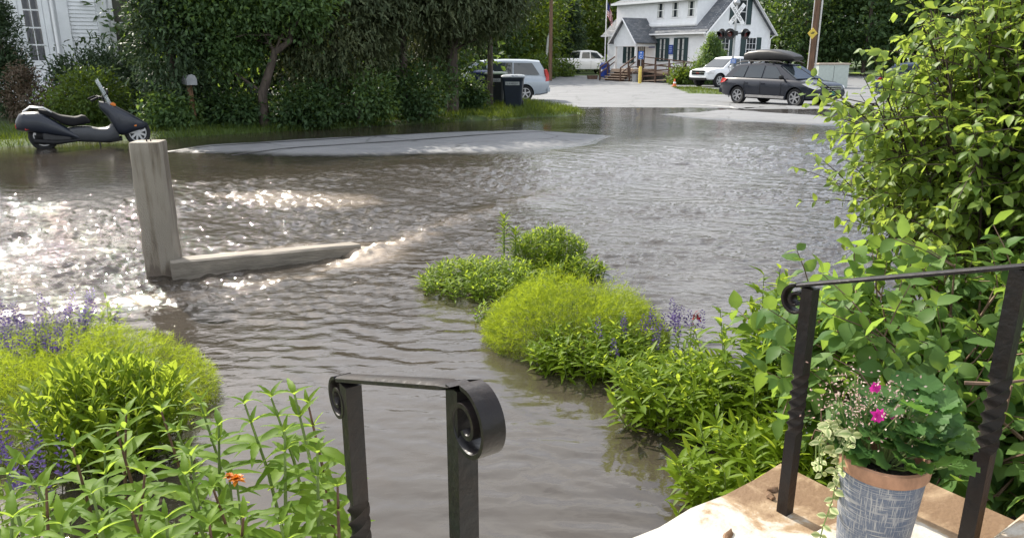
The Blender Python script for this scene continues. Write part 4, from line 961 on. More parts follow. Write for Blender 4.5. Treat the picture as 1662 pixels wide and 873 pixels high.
# ------------------------------------------------------------------ scooter on the verge
SR = PG(74, 240.5, .2); SF = PG(225, 229, .24); mid = (SR + SF) / 2; hs = (SF - SR); hs.z = 0; WBs = hs.length; hs.normalize()
mid.z = gz(mid) + .0
sct = thing('motor_scooter', 'dark blue touring scooter with low windscreen parked on the verge', 'scooter', mid, math.atan2(hs.y, hs.x)); sct.scale = (WBs / 1.58, WBs / 1.5, WBs / 1.42)
sp_ = mat('midnight_blue_gloss', (.010, .014, .024), .4, var=.08, coat=.15); sg_ = mat('scooter_grey_plastic', (.035, .038, .043), .5, var=.1); seat_m = mat('black_vinyl', (.012, .012, .013), .75, var=.1, spec=.2)
def loft_side(name, mt, top, bot, hw_f, parent, n=14, rnd=.55, smooth=45):
    """top/bot: (x,z) outline polylines, hw_f: (x,half width)"""
    tx, tz = zip(*top); bx, bz = zip(*bot); wx_, ww = zip(*hw_f); xs = np.linspace(max(tx[0], bx[0]), min(tx[-1], bx[-1]), n); rings = []
    for x in xs:
        zt_, zb_ = np.interp(x, tx, tz), np.interp(x, bx, bz); w = np.interp(x, wx_, ww); zt_ = max(zt_, zb_ + .01)
        rings.append([(x, w * math.copysign(abs(math.cos(a)) ** rnd, math.cos(a)), (zt_ + zb_) / 2 + (zt_ - zb_) / 2 * math.copysign(abs(math.sin(a)) ** rnd, math.sin(a))) for a in np.linspace(0, 2 * math.pi, 20, endpoint=False)])
    mb = MB(); mb.rings(rings); return mb.build(name, mt, parent, smooth=smooth)
loft_side('rear_cowl', sp_, [(-1.19, .50), (-1.10, .64), (-.8, .645), (-.64, .54), (-.38, .36), (-.22, .22)], [(-1.19, .36), (-.95, .31), (-.57, .24), (-.22, .18)], [(-1.19, .14), (-1.05, .23), (-.6, .25), (-.22, .19)], sct)
loft_side('seat', seat_m, [(-.80, .69), (-.62, .66), (-.48, .585), (-.22, .54), (-.11, .575), (-.05, .55), (-.0, .47)], [(-.80, .60), (-.62, .54), (-.45, .42), (-.3, .38), (0, .43)], [(-.80, .12), (-.5, .16), (-.2, .15), (0, .10)], sct)
loft_side('tunnel', sg_, [(-.4, .36), (-.22, .38), (-.04, .38), (.12, .34), (.30, .34), (.36, .42), (.45, .46)], [(-.4, .2), (-.2, .12), (.2, .09), (.45, .12)], [(-.4, .18), (0, .20), (.45, .18)], sct)
loft_side('underbody', black_trim, [(-.9, .34), (-.3, .24), (.3, .15), (.5, .18)], [(-.9, .2), (-.3, .13), (.3, .08), (.5, .11)], [(-.9, .12), (.5, .15)], sct)
loft_side('front_fairing', sp_, [(.2, .79), (.34, .77), (.48, .70), (.70, .57), (.90, .44), (.985, .385)], [(.2, .66), (.34, .46), (.42, .22), (.55, .19), (.70, .25), (.88, .29), (.985, .33)], [(.2, .19), (.45, .25), (.7, .22), (.9, .13), (.985, .05)], sct)
mb = MB(); ws = []
for k in range(7):
    q = k / 6 - .5; w = .40 * q
    ws.append([(.43 - .5 * q * q * .5, w * 1.0, .70), (.36 - .5 * q * q * .5, w * .95, .87), (.235 - .4 * q * q * .4, w * .82, 1.16 - .16 * q * q)])
for k in range(6):
    for j in range(2): mb.add([ws[k][j], ws[k + 1][j], ws[k + 1][j + 1], ws[k][j + 1]], [(0, 1, 2, 3)])
w_o = mb.build('windscreen', clear_glass('windscreen_plastic', (.45, .5, .52), .4), sct, smooth=60); md = w_o.modifiers.new('thick', 'SOLIDIFY'); md.thickness = .006
for s in (-1, 1):
    mb = MB(); mb.tube([(.30, s * .05, .74), (.27, s * .14, .84), (.2, s * .30, .86), (.10, s * .36, .83)], .014, 8); mb.build('handlebar', black_trim, sct, smooth=60)
    mb = MB(); mb.tube([(.17, s * .315, .855), (.05, s * .385, .81)], .02, 8); mb.build('grip', seat_m, sct)
    mb = MB(); mb.tube([(.27, s * .2, .85), (.33, s * .34, .93)], .007, 6); mb.lathe([(0, -.02), (.05, -.015), (.055, .01), (0, .02)], 12, (.34, s * .37, .95), axis='x', cap=False); mb.build('mirror', black_trim, sct, smooth=50)
    mb = MB(); mb.box((.73, s * .182, .365), (.09, .04, .03)); mb.build('marker_lamp', lamp_amber, sct, bevel=.006)
    mb = MB(); mb.box((.42, s * .14, .725), (.10, .05, .05)); mb.build('turn_signal', lamp_amber, sct, bevel=.01)
    mb = MB(); mb.box((-1.0, s * .193, .385), (.12, .04, .045)); mb.build('side_reflector', lamp_red, sct, bevel=.008)
    mb = MB(); mb.tube([(-1.05, s * .13, .645), (-.93, s * .15, .72), (-.72, s * .15, .70), (-.6, s * .16, .63)], .012, 6); mb.build('grab_rail', galv, sct, smooth=60)
    mb = MB(); mb.bar((.62, s * .08, .46), (.79, s * .08, .25), .045, .05); mb.build('fork', galv, sct)
mb = MB(); mb.box((-1.175, 0, .42), (.05, .28, .07)); mb.build('tail_lamp', lamp_red, sct, bevel=.01)
mb = MB(); mb.bar((-.8, -.14, .25), (-.35, -.14, .24), .09, .14); mb.build('engine_case', rim_dark, sct, bevel=.02)
mb = MB(); mb.tube([(-.2, -.16, .16), (-.6, -.2, .14), (-.95, -.2, .18)], [.02, .035, .045], 8); mb.build('exhaust', black_trim, sct, smooth=60)
mb = MB(); mb.bar((.1, -.14, .12), (.12, -.2, .0), .02, .02); mb.build('side_stand', black_trim, sct)
def scooter_wheel(x, r, w, spokes):
    for_ = make_wheel(sct, (x, 0, r), r, w, spokes, -1)
scooter_wheel(-.79, .245, .13, 5); scooter_wheel(.79, .235, .11, 9)
# ------------------------------------------------------------------ street furniture
pole_wood = mat('creosoted_pole', (.15, .085, .05), .85, var=.3, scale=3, bump=.5, bscale=14, stretch=(8, 8, .6))
def util_pole(label, p, h, r0, extra=None):
    t = thing('utility_pole', label, 'pole', (p.x, p.y, gz(p)))
    mb = MB(); mb.tube([(0, 0, -.3), (0, 0, h * .5), (0, 0, h)], [r0, r0 * .9, r0 * .78], 14); mb.build('shaft', pole_wood, t, smooth=60); return t
up1 = util_pole('tall brown utility pole carrying a yellow diamond marker', PT(1316, 105, 36.0), 10, .165)
mb = MB(); mb.tube([(.19, -.10, .2), (.19, -.10, 9.5)], .045, 8); mb.build('conduit', mat('pale_pvc', (.55, .54, .52), .5), up1, smooth=60)
mb = MB(); mb.prism([(0, -.26), (.24, 0), (0, .26), (-.24, 0)], -.225, -.213, 'y'); dm_ = mb.build('diamond_marker', mat('yellow_marker', (.62, .46, .06), .5, var=.08), up1); dm_.location = (-.16, 0, 2.85)
mb = MB(); mb.span((-.09, -.231, -.02), (.06, -.2255, .02)); mb.span((-.02, -.231, .03), (.10, -.2255, .07)); mb.build('printed_mark', black_paint, dm_)
mb = MB(); mb.tube([(-.17, -.08, 0), (-.17, -.08, 4.6)], .022, 6); mb.build('ground_wire_guard', mat('pale_pvc', (.55, .54, .52)), up1)
up2 = util_pole('slim brown utility pole standing beside the woods left of the flagpole', PT(893, 128, 55.0), 10, .14)
bt = thing('dead_birch', 'broken pale birch trunk leaning in front of the woods', 'dead tree', PT(882, 108, 62)); bt.location.z = .1
mb = MB(); mb.tube([(0, 0, 0), (.25, 0, 1.6), (.35, .1, 3.2), (.62, .1, 4.1)], [.13, .11, .09, .05], 8); mb.build('trunk', mat('birch_bark', (.5, .5, .47), .7, var=.25, scale=5, stretch=(1, 1, 6)), bt, smooth=60)

# flagpole
fp = PT(981, 118, 59.0); fpt = thing('flagpole', 'white flagpole with limp striped flag beside the porch', 'flagpole', (fp.x, fp.y, .1))
mb = MB(); mb.tube([(0, 0, 0), (0, 0, 9)], [.05, .035], 10); mb.build('pole', white_trim, fpt, smooth=60)
m, nt, b = newmat('striped_flag'); at = N(nt, 'ShaderNodeAttribute', attribute_name='stripe'); rp = N(nt, 'ShaderNodeValToRGB'); rp.color_ramp.interpolation = 'CONSTANT'
e = rp.color_ramp.elements; e[0].position = 0; e[0].color = (.42, .03, .035, 1); e[1].position = .5; e[1].color = (.75, .74, .72, 1)
mo = N(nt, 'ShaderNodeMath', operation='FRACT'); nt.links.new(at.outputs['Fac'], mo.inputs[0]); nt.links.new(mo.outputs[0], rp.inputs[0])
ms_ = N(nt, 'ShaderNodeMix', data_type='RGBA'); ms_.inputs[7].default_value = (.02, .03, .14, 1); a2 = N(nt, 'ShaderNodeAttribute', attribute_name='canton'); nt.links.new(a2.outputs['Fac'], ms_.inputs[0]); nt.links.new(rp.outputs[0], ms_.inputs[6]); nt.links.new(ms_.outputs[2], b.inputs['Base Color']); b.inputs['Roughness'].default_value = .8
FLAG = m
nu, nv = 40, 40; U, V = np.meshgrid(np.linspace(0, 1, nu), np.linspace(0, 1, nv), indexing='ij')      # U along fly, V down the hoist
fx = .06 + .42 * U ** .8 + .0 * V; fz = 5.75 - 1.05 * V * (1 - .25 * U) - 1.05 * U ** 1.2; fy = .13 * np.sin(U * 16 + V * 2) * (.3 + U)
fme = np_mesh('flag', np.stack([fx, fy, fz], -1).reshape(-1, 3), grid_faces(nu, nv), attrs={'stripe': (V * 6.5).ravel(), 'canton': ((U < .38) & (V < .52)).astype(float).ravel()}, smooth=True)
fo_ = link('flag', fme, FLAG, fpt); md = fo_.modifiers.new('thick', 'SOLIDIFY'); md.thickness = .004

# collection box and odds and ends by the steps
bx = PT(981, 124, 57.5); cbx = thing('collection_box', 'blue rounded-top mail collection box at the foot of the porch steps', 'mailbox', (bx.x, bx.y, .1), PHI + R(-90))
mb = MB(); mb.prism([(-.3, .22), (.3, .22), (.3, 1.0), (.27, 1.12), (.18, 1.22), (0, 1.27), (-.18, 1.22), (-.27, 1.12), (-.3, 1.0)], -.28, .28, 'x'); mb.build('body', sign_blue, cbx, bevel=.02)
mb = MB(); mb.span((-.24, -.325, .95), (.24, -.29, 1.12)); mb.build('slot_door', sign_blue, cbx, bevel=.01)
mb = MB(); mb.prism([(-.16, -.1), (.05, -.06), (.18, .05), (.02, .03), (.06, .12), (-.08, .04)], -.306, -.3015, 'y'); em = mb.build('emblem', sign_white, cbx); em.location = (0, 0, .68)
for sx_ in (-.22, .22):
    for sy_ in (-.22, .22):
        mb = MB(); mb.span((sx_ - .03, sy_ - .03, 0), (sx_ + .03, sy_ + .03, .23)); mb.build('leg', sign_blue, cbx)
pl = thing('planter', 'small wooden planter with flowers beside the blue mail box', 'planter', (bx.x - .95, bx.y - .1, .1))
mb = MB(); mb.prism([(-.35, 0), (.35, 0), (.42, .3), (-.42, .3)], -.2, .2, 'y'); mb.build('box', wood_brown, pl, bevel=.02)
# accessible parking bollard
bo = PT(1038.5, 131, 51.0); bol = thing('bollard', 'yellow bollard holding a blue accessible parking sign in front of the ramp', 'bollard', (bo.x, bo.y, .03), R(-15))
mb = MB(); mb.lathe([(.11, 0), (.11, 1.05), (.08, 1.12), (.0, 1.13)], 16); mb.build('post', mat('yellow_paint', (.62, .47, .10), .55, var=.1), bol, smooth=50)
mb = MB(); mb.tube([(0, 0, 1.1), (0, 0, 2.15)], .025, 6); mb.build('sign_stem', galv, bol)
mb = MB(); mb.span((-.17, -.035, 1.62), (.17, -.027, 2.12)); sb = mb.build('sign_plate', mat('access_blue', (.04, .14, .46), .45), bol)
mb = MB(); mb.lathe([(.001, -.041), (.04, -.041), (.04, -.0352), (.001, -.0352)], 12, (0, 0, 2.02), axis='y'); mb.bar((0, -.038, 1.97), (.02, -.038, 1.84), .006, .03, up=(0, 1, 0)); mb.bar((.02, -.038, 1.84), (.09, -.038, 1.82), .006, .03, up=(0, 1, 0)); mb.bar((.09, -.038, 1.82), (.11, -.038, 1.72), .006, .03, up=(0, 1, 0))
pts = [(.0 + .085 * math.cos(a), -.038, 1.77 + .085 * math.sin(a)) for a in np.linspace(1.7, 5.6, 12)]; mb.tube(pts, .013, 6); mb.build('wheelchair_symbol', sign_white, sb)
co = PG(1094.5, 141, .03); con = thing('traffic_cone', 'small orange traffic cone on the grass before the white pickup', 'cone', (co.x, co.y, .03))
orange = mat('cone_orange', (.62, .13, .03), .55, var=.12)
mb = MB(); mb.span((-.16, -.16, 0), (.16, .16, .03)); mb.build('base', orange, con); mb = MB(); mb.lathe([(.12, .03), (.03, .46), (.025, .47)], 14); mb.build('body', orange, con, smooth=50)
mb = MB(); mb.lathe([(.088, .2), (.068, .29)], 14, cap=False); c_ = mb.build('band', sign_white, con, smooth=50); c_.scale = (1.03, 1.03, 1)
bk = PT(1031, 126, 53.0); bkt = thing('bucket', 'grey metal bucket standing under the ramp rail', 'bucket', (bk.x, bk.y, .03))
mb = MB(); mb.lathe([(.0, 0), (.2, 0), (.25, .55), (.26, .56), (.24, .56), (.19, .04)], 18, cap=False); mb.build('body', galv, bkt, smooth=50); mb = MB(); mb.tube([(-.25, 0, .52), (-.2, 0, .7), (0, 0, .78), (.2, 0, .7), (.25, 0, .52)], .008, 6); mb.build('handle', galv, bkt)
ut = PT(1345, 117, 44.0); utb = thing('utility_cabinet', 'pale green utility cabinet with flat lid behind the utility pole', 'cabinet', (ut.x, ut.y, .02), R(12))
mb = MB(); mb.span((-1.0, -.5, 0), (1.0, .5, 1.32)); mb.build('body', mat('pale_green_steel', (.40, .45, .41), .5, var=.06), utb, bevel=.02); mb = MB(); mb.span((-1.05, -.55, 1.322), (1.05, .55, 1.42)); mb.build('lid', mat('tan_lid', (.45, .38, .31), .6), utb, bevel=.02)
mb = MB(); mb.span((-.01, -.506, .1), (.01, -.49, 1.25)); mb.build('door_gap', black_paint, utb)

# grade crossing signal
cs = PT(1186, 140, 41.8); cr_ = thing('crossing_signal', 'railroad crossing signal with crossbuck and black hooded lamps on a silver mast', 'signal', (cs.x, cs.y, .02), R(12))
mb = MB(); mb.tube([(0, 0, 0), (0, 0, 4.5)], .06, 12); mb.build('mast', galv, cr_, smooth=60)
mb = MB(); mb.lathe([(.2, 0), (.2, .1), (.12, .5), (.07, .55)], 14); mb.build('base', galv, cr_, smooth=50)
mb = MB(); mb.lathe([(.0, .0), (.11, .02), (.165, .1), (.17, .16), (.12, .28), (.05, .33), (0, .335)], 18, (0, 0, 4.48), cap=False); mb.build('bell', galv, cr_, smooth=60)
for sgn, txt in ((1, 'CROSSING'), (-1, 'RAILROAD')):
    o = MB().span((-.66, -.004 - .006 * (sgn < 0), -.115), (.66, .004 - .006 * (sgn < 0), .115)).build('crossbuck_blade', sign_white, cr_)
    o.matrix_local = Matrix.Translation((.0, -.09, 4.02)) @ Matrix.Rotation(R(-52) * sgn, 4, 'Y')
    l_ = text_mesh(txt, .185, black_paint, o, M=Matrix.Translation((0, -.006 - .006 * (sgn < 0), 0)) @ Matrix.Rotation(R(90), 4, 'X'))
mb = MB(); mb.bar((-.62, -.1, 3.02), (.62, -.1, 3.02), .07, .07); mb.box((0, -.06, 3.02), (.2, .2, .24)); mb.build('cross_arm', black_paint, cr_)
def lamp_head(x, y, yaw):
    e_ = bpy.data.objects.new('lamp_head', None); COL.objects.link(e_); e_.parent = cr_; e_.location = (x, y, 2.97); e_.rotation_euler = (0, 0, yaw)
    mb = MB(); mb.lathe([(.001, -.03), (.30, -.03), (.30, -.012), (.001, -.012)], 28, axis='y'); mb.build('target_plate', black_paint, e_, smooth=40)
    mb = MB(); mb.lathe([(.16, -.01), (.15, .16), (.06, .22), (.001, .22)], 18, axis='y', cap=False); mb.build('housing', black_paint, e_, smooth=50)
    mb = MB(); n_ = 20; A = [(.185 * math.cos(a), -.03, .185 * math.sin(a)) for a in np.linspace(-.6, math.pi + .6, n_)]; B = [(.185 * math.cos(a), -.03 - .30 * max(.15, .5 + .5 * math.sin(a)), .185 * math.sin(a) - .03) for a in np.linspace(-.6, math.pi + .6, n_)]
    mb.add(A + B, [(i, i + 1, i + 1 + n_, i + n_) for i in range(n_ - 1)]); h_ = mb.build('hood', black_paint, e_, smooth=60); md = h_.modifiers.new('t', 'SOLIDIFY'); md.thickness = .006
    mb = MB(); mb.lathe([(.0, -.06), (.08, -.052), (.14, -.034), (.14, -.031)], 18, axis='y', cap=False); mb.build('lens', glass('red_signal_lens', (.10, .01, .01), .15), e_, smooth=60)
lamp_head(-.42, -.22, R(-18)); lamp_head(.50, -.22, R(12)); lamp_head(-.72, .1, R(-75))
mb = MB(); mb.span((-.17, -.075, 1.42), (.17, -.067, 1.68)); eb = mb.build('notice_plate', mat('access_blue', (.04, .14, .46), .45), cr_)
for k in range(3): mb = MB(); mb.span((-.12, -.079, 1.47 + k * .06), (.12, -.0755, 1.49 + k * .06)); mb.build('printed_line', sign_white, eb)

# wheeled bins on the verge
def wheelie(label, p, rot, col, lidc, sticker, group=None):
    t = thing('wheeled_bin', label, 'bin', (p.x, p.y, gz(p) - .01), rot); mt = mat(col[0], col[1], .45, var=.1)
    mb = MB(); rs = []
    for z, w, d in ((.05, .24, .27), (.12, .25, .285), (.80, .30, .36), (.84, .31, .37), (.90, .325, .39), (.915, .325, .39)):
        c = .05; rs.append([(w - c, -d, z), (w, -d + c, z), (w, d - c, z), (w - c, d, z), (-w + c, d, z), (-w, d - c, z), (-w, -d + c, z), (-w + c, -d, z)])
    mb.rings(rs); mb.build('body', mt, t, smooth=35)
    mb = MB(); rs = []
    for z, k in ((.918, 1.03), (.945, 1.04), (.985, .93), (1.0, .6)): rs.append([(x * k, y * k, z) for x, y, _ in [(.28, -.40, 0), (.33, -.35, 0), (.33, .36, 0), (.28, .42, 0), (-.28, .42, 0), (-.33, .36, 0), (-.33, -.35, 0), (-.28, -.40, 0)]])
    mb.rings(rs); mb.build('lid', mat(lidc[0], lidc[1], .4, var=.12), t, smooth=40)
    for s in (-1, 1):
        mb = MB(); mb.lathe([(.001, -.03), (.12, -.03), (.12, .03), (.001, .03)], 16, (s * .26, .33, .12), axis='x'); mb.build('wheel', tyre_m, t, smooth=40)
    mb = MB(); mb.tube([(-.26, .44, .93), (.26, .44, .93)], .018, 8); mb.build('handle', mt, t)
    mb = MB(); mb.add([(-.21, -.358, .70), (.21, -.358, .70), (.21, -.370, .80), (-.21, -.370, .80), (-.21, -.33, .70), (.21, -.33, .70), (.21, -.34, .80), (-.21, -.34, .80)], [(0, 1, 2, 3), (4, 7, 6, 5), (0, 4, 5, 1), (1, 5, 6, 2), (2, 6, 7, 3), (3, 7, 4, 0)]); s_ = mb.build('sticker', mat('faded_sticker', (.40, .42, .42), .5, var=.15), t)
    if sticker: text_mesh(sticker, .085, black_paint, s_, M=Matrix.Translation((0, -.3665, .75)) @ Matrix.Rotation(R(83), 4, 'X'))
    return t
wheelie('dark navy wheeled bin with pale lid standing clear on the grass', PG(833, 178, .26), R(-4), ('navy_plastic', (.012, .018, .034)), ('pale_lid', (.30, .33, .36)), 'CASELLA')
wheelie('dark wheeled bin under the hedge behind the first bin', PG(805, 173, .26), R(-8), ('dark_plastic', (.014, .016, .02)), ('green_lid', (.05, .09, .05)), 'CASELLA')
wheelie('blue wheeled bin deepest in the shade of the hedge', PG(786, 171, .26), R(5), ('blue_plastic', (.012, .022, .09)), ('blue_lid', (.02, .04, .12)), None)

# rural mailbox on a wooden post
mbp = PG(316, 211, .25); mbx = thing('letter_box', 'grey metal letter box on a rough wooden post under the branches', 'letter box', (mbp.x, mbp.y, gz(mbp)), PHI)
mb = MB(); mb.bar((.02, 0, -.1), (-.01, 0, .93), .10, .10, up=(0, 1, 0)); mb.build('post', mat('rough_post', (.17, .095, .05), .85, var=.3, scale=6, bump=.6, bscale=20, stretch=(4, 4, .5)), mbx)
mb = MB(); pr_ = [(-.10, 0), (.10, 0), (.10, .13), (.07, .19), (0, .22), (-.07, .19), (-.10, .13)]; mb.prism(pr_, -.26, .26, 'y'); mb_o = mb.build('box', mat('grey_mailbox_steel', (.26, .27, .28), .5, metal=.3, var=.15), mbx, bevel=.008); mb_o.location = (0, 0, .935)
mb = MB(); mb.prism([(x * 1.04, z * 1.02) for x, z in pr_], -.268, -.262, 'y'); o = mb.build('door', mat('grey_mailbox_steel', (.26, .27, .28)), mbx); o.location = (0, 0, .935)
# ------------------------------------------------------------------ foliage machinery
def leaf_tmpl(ws, fold=.25, droop=.25, bumpy=0):
    n = len(ws); ts = [(i + 1) / (n + 1) for i in range(n)]; V = [(0, 0, 0)]; F = []
    for i, (t, w) in enumerate(zip(ts, ws)):
        z = -droop * t * t; wob = bumpy * (1 if i % 2 else -1); V += [(t, w, z + fold * w + wob), (t, 0, z), (t, -w, z + fold * w - wob)]
    V.append((1, 0, -droop)); tip = len(V) - 1
    F += [(0, 2, 1), (0, 3, 2)]
    for i in range(n - 1):
        a = 1 + 3 * i; b_ = a + 3; F += [(a, a + 1, b_ + 1), (a, b_ + 1, b_), (a + 1, a + 2, b_ + 2), (a + 1, b_ + 2, b_ + 1)]
    a = 1 + 3 * (n - 1); F += [(a, a + 1, tip), (a + 1, a + 2, tip)]
    return np.array(V, float), np.array(F, int)
T_OVATE = leaf_tmpl([.20, .27, .25, .15], .3, .22)
T_BROAD = leaf_tmpl([.22, .33, .34, .27, .15], .2, .30, .012)
T_LANCE = leaf_tmpl([.085, .11, .09], .35, .3)
T_LANCE5 = leaf_tmpl([.10, .125, .15, .12, .12, .07, .06], .4, .42, .006)
T_DIAM = (np.array([(0, 0, 0), (.45, .26, .06), (1, 0, -.12), (.45, -.26, .06)], float), np.array([(0, 2, 1), (0, 3, 2)]))
T_NEED = (np.array([(0, .05, 0), (0, -.05, 0), (.6, -.045, -.04), (.6, .045, -.04), (1, 0, -.15)], float), np.array([(0, 1, 2), (0, 2, 3), (3, 2, 4)]))
T_FORK = (np.array([(0, .02, 0), (0, -.02, 0), (.95, 0, .05), (.35, 0, 0), (.42, .035, 0), (.8, .42, .1), (.35, -.03, 0), (.44, -.03, 0), (.8, -.40, .12)], float), np.array([(0, 1, 2), (3, 4, 5), (6, 7, 8)]))
T_SPRAY = (np.array([(0, 0, 0), (.3, .12, .02), (.55, .05, -.02), (.75, .16, -.06), (1, 0, -.2), (.7, -.15, -.05), (.5, -.04, -.02), (.28, -.13, .02)], float), np.array([(0, 2, 1), (0, 6, 2), (0, 7, 6), (2, 4, 3), (2, 5, 4), (2, 6, 5)]))
def unit(v): return v / np.maximum(np.linalg.norm(v, axis=-1, keepdims=True), 1e-9)
def frames(D, U):
    D = unit(D); S_ = np.cross(U, D); bad = np.linalg.norm(S_, axis=1) < 1e-3; S_[bad] = np.cross(np.array([1., .3, .2]), D[bad]); S_ = unit(S_); return D, S_, np.cross(D, S_)
def leaf_tone(V): return .14 * (np.abs(V[:, 1]) < 1e-6) * (V[:, 0] < .95) - .12 * (V[:, 0] - .5)
def leaf_mesh(name, T, P, D, U, S, var):
    V, F = T; D, Y, Z = frames(D, U); n = len(P)
    W = P[:, None] + S[:, None, None] * (V[None, :, 0:1] * D[:, None] + V[None, :, 1:2] * Y[:, None] + V[None, :, 2:3] * Z[:, None])
    W = W + (S * RNG.uniform(-.3, .3, n))[:, None, None] * (V[None, :, 0:1] ** 2) * Z[:, None]
    FF = F[None] + (np.arange(n) * len(V))[:, None, None]
    return np_mesh(name, W.reshape(-1, 3), FF.reshape(-1, F.shape[1]), var=np.clip(np.repeat(var, len(V)) + np.tile(leaf_tone(V), n), 0, 1))
CAMP = np.array([0, 0, CAM_H])
def emit(parent, T, P, D, U, S, var, mt, n_obj=0, name='leaf', rest='foliage', tvar=None):
    """leaves in world space -> n_obj leaf objects (the ones that show largest) + the rest joined"""
    loc = np.array(parent.location); n = len(P)
    if n == 0: return
    idx = np.arange(n)
    if n_obj:
        q = P - CAMP; dep = q[:, 1] * CP - q[:, 2] * SP; px = q[:, 0] / np.maximum(dep, .05) * FPX; py = (q[:, 1] * SP + q[:, 2] * CP) / np.maximum(dep, .05) * FPX
        score = S / np.maximum(dep, .2) * ((np.abs(px) < 850) & (np.abs(py) < 450) & (dep > .2)); order = np.argsort(-score); pick = order[:n_obj]; rest_i = order[n_obj:]
        V, F = T; Dn, Yn, Zn = frames(D, U); lv = {}
        for i in pick:
            k = int(np.clip(var[i] * 7.99, 0, 7)); key = (k, i % 3)
            if key not in lv: Vb = V.copy(); Vb[:, 2] += RNG.uniform(-.35, .3) * V[:, 0] ** 2; Vb[:, 1] += RNG.uniform(-.12, .12) * V[:, 0] ** 2; lv[key] = np_mesh(name, Vb, F, var=(np.clip(k / 8 + .06 + leaf_tone(V), 0, 1) if tvar is None else tvar)); lv[key].materials.append(mt); lv[key].polygons.foreach_set('use_smooth', np.ones(len(F), bool))
            o = bpy.data.objects.new(name, lv[key]); COL.objects.link(o); o.parent = parent; s_ = S[i]
            M = Matrix(((Dn[i][0] * s_, Yn[i][0] * s_, Zn[i][0] * s_, P[i][0] - loc[0]), (Dn[i][1] * s_, Yn[i][1] * s_, Zn[i][1] * s_, P[i][1] - loc[1]), (Dn[i][2] * s_, Yn[i][2] * s_, Zn[i][2] * s_, P[i][2] - loc[2]), (0, 0, 0, 1)))
            o.matrix_local = M
        idx = rest_i
    if len(idx):
        me = leaf_mesh(rest, T, P[idx] - loc, D[idx], U[idx], S[idx], var[idx])
        if tvar is not None: me.attributes['var'].data.foreach_set('value', np.tile(tvar, len(idx)).astype(np.float32))
        o = link(rest, me, mt, parent)
        if n_obj: tag(o, kind='stuff')
def rnd_dirs(n): return unit(RNG.normal(size=(n, 3)))
UPV = np.array([0, 0, 1.0])

# greens: base reflectance is modest, the glow comes from light passing through the blades
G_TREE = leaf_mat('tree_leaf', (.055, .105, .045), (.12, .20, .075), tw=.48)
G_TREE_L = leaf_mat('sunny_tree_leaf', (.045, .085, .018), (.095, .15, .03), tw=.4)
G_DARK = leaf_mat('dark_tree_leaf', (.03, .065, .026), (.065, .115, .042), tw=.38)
G_CEDAR = leaf_mat('cedar_spray', (.042, .065, .03), (.095, .11, .05), (.16, .18, .06), tw=.22, rough=.6)
G_CEDAR2 = leaf_mat('dark_cedar_spray', (.03, .055, .028), (.06, .095, .042), (.10, .15, .05), tw=.2, rough=.6)
G_BROWN = leaf_mat('scorched_spray', (.075, .055, .035), (.13, .10, .07), (.15, .08, .04), tw=.2, rough=.7)
G_SHRUB = leaf_mat('shrub_leaf', (.07, .14, .026), (.18, .26, .05), (.42, .54, .08), tw=.5, rough=.35, spec=.7)
G_HYDR = leaf_mat('broad_leaf', (.045, .11, .028), (.12, .20, .05), (.34, .50, .07), tw=.45, rough=.5, spec=.35)
G_PHLOX = leaf_mat('lance_leaf', (.055, .115, .008), (.14, .215, .012), (.42, .53, .05), tw=.5, rough=.5, spec=.3)
G_FERN = leaf_mat('thread_leaf', (.075, .14, .014), (.15, .21, .02), (.44, .54, .03), tw=.45, rough=.5)
G_TALL = leaf_mat('tall_stem_leaf', (.05, .12, .014), (.125, .21, .022), (.40, .54, .07), tw=.5, rough=.55, spec=.25)
G_GRASS = leaf_mat('grass_blade', (.035, .07, .012), (.09, .135, .025), tw=.35, rough=.5)
P_SALV = leaf_mat('salvia_floret', (.055, .035, .13), (.12, .085, .24), (.14, .09, .28), tw=.3, rough=.6)
G_GERA = leaf_mat('geranium_leaf', (.035, .095, .025), (.08, .165, .045), (.18, .36, .05), tw=.4, rough=.4)
BARK = mat('grey_brown_bark', (.085, .066, .052), .9, var=.3, scale=5, bump=.8, bscale=14, stretch=(3, 3, .6))
TWIG = mat('brown_twig', (.16, .10, .065), .8, var=.3, scale=10)
TWIG_D = mat('dark_twig', (.055, .035, .025), .8, var=.3, scale=10)
STEM_G = mat('green_stem', (.14, .20, .05), .6, var=.2, scale=10)
STEM_R = mat('reddish_stem', (.12, .06, .04), .6, var=.2, scale=10)

def blob(n_cl, per, c, rad, rc, shell=.55, flat=1.0):
    """leaf positions in clumps spread through an ellipsoid; returns P, outward dir"""
    d = rnd_dirs(n_cl); rr = (shell + (1 - shell) * RNG.random(n_cl) ** .6)[:, None]
    C = d * rr * np.array(rad); sz = rc * (0.6 + .8 * RNG.random(n_cl))
    off = RNG.normal(size=(n_cl, per, 3)) * sz[:, None, None] * np.array([1, 1, flat])
    P = (C[:, None] + off).reshape(-1, 3); out = unit(P / np.array(rad) ** 2 * np.mean(rad))
    cv = np.repeat(RNG.random(n_cl), per)
    return P + np.array(c), out, cv
def limb(mb, p, q, r0, r1, sag=.0, n=5, seed=0):
    r_ = random.Random(seed); p, q = Vector(p), Vector(q); pts = []
    for i in range(n + 1):
        t = i / n; j = (q - p).length * .05; v = p.lerp(q, t) + Vector((r_.uniform(-j, j), r_.uniform(-j, j), r_.uniform(-j, j) * .5 + sag * 4 * t * (1 - t))) * (0 < i < n); pts.append(v)
    mb.tube(pts, [r0 + (r1 - r0) * i / n for i in range(n + 1)], 7)
    return pts

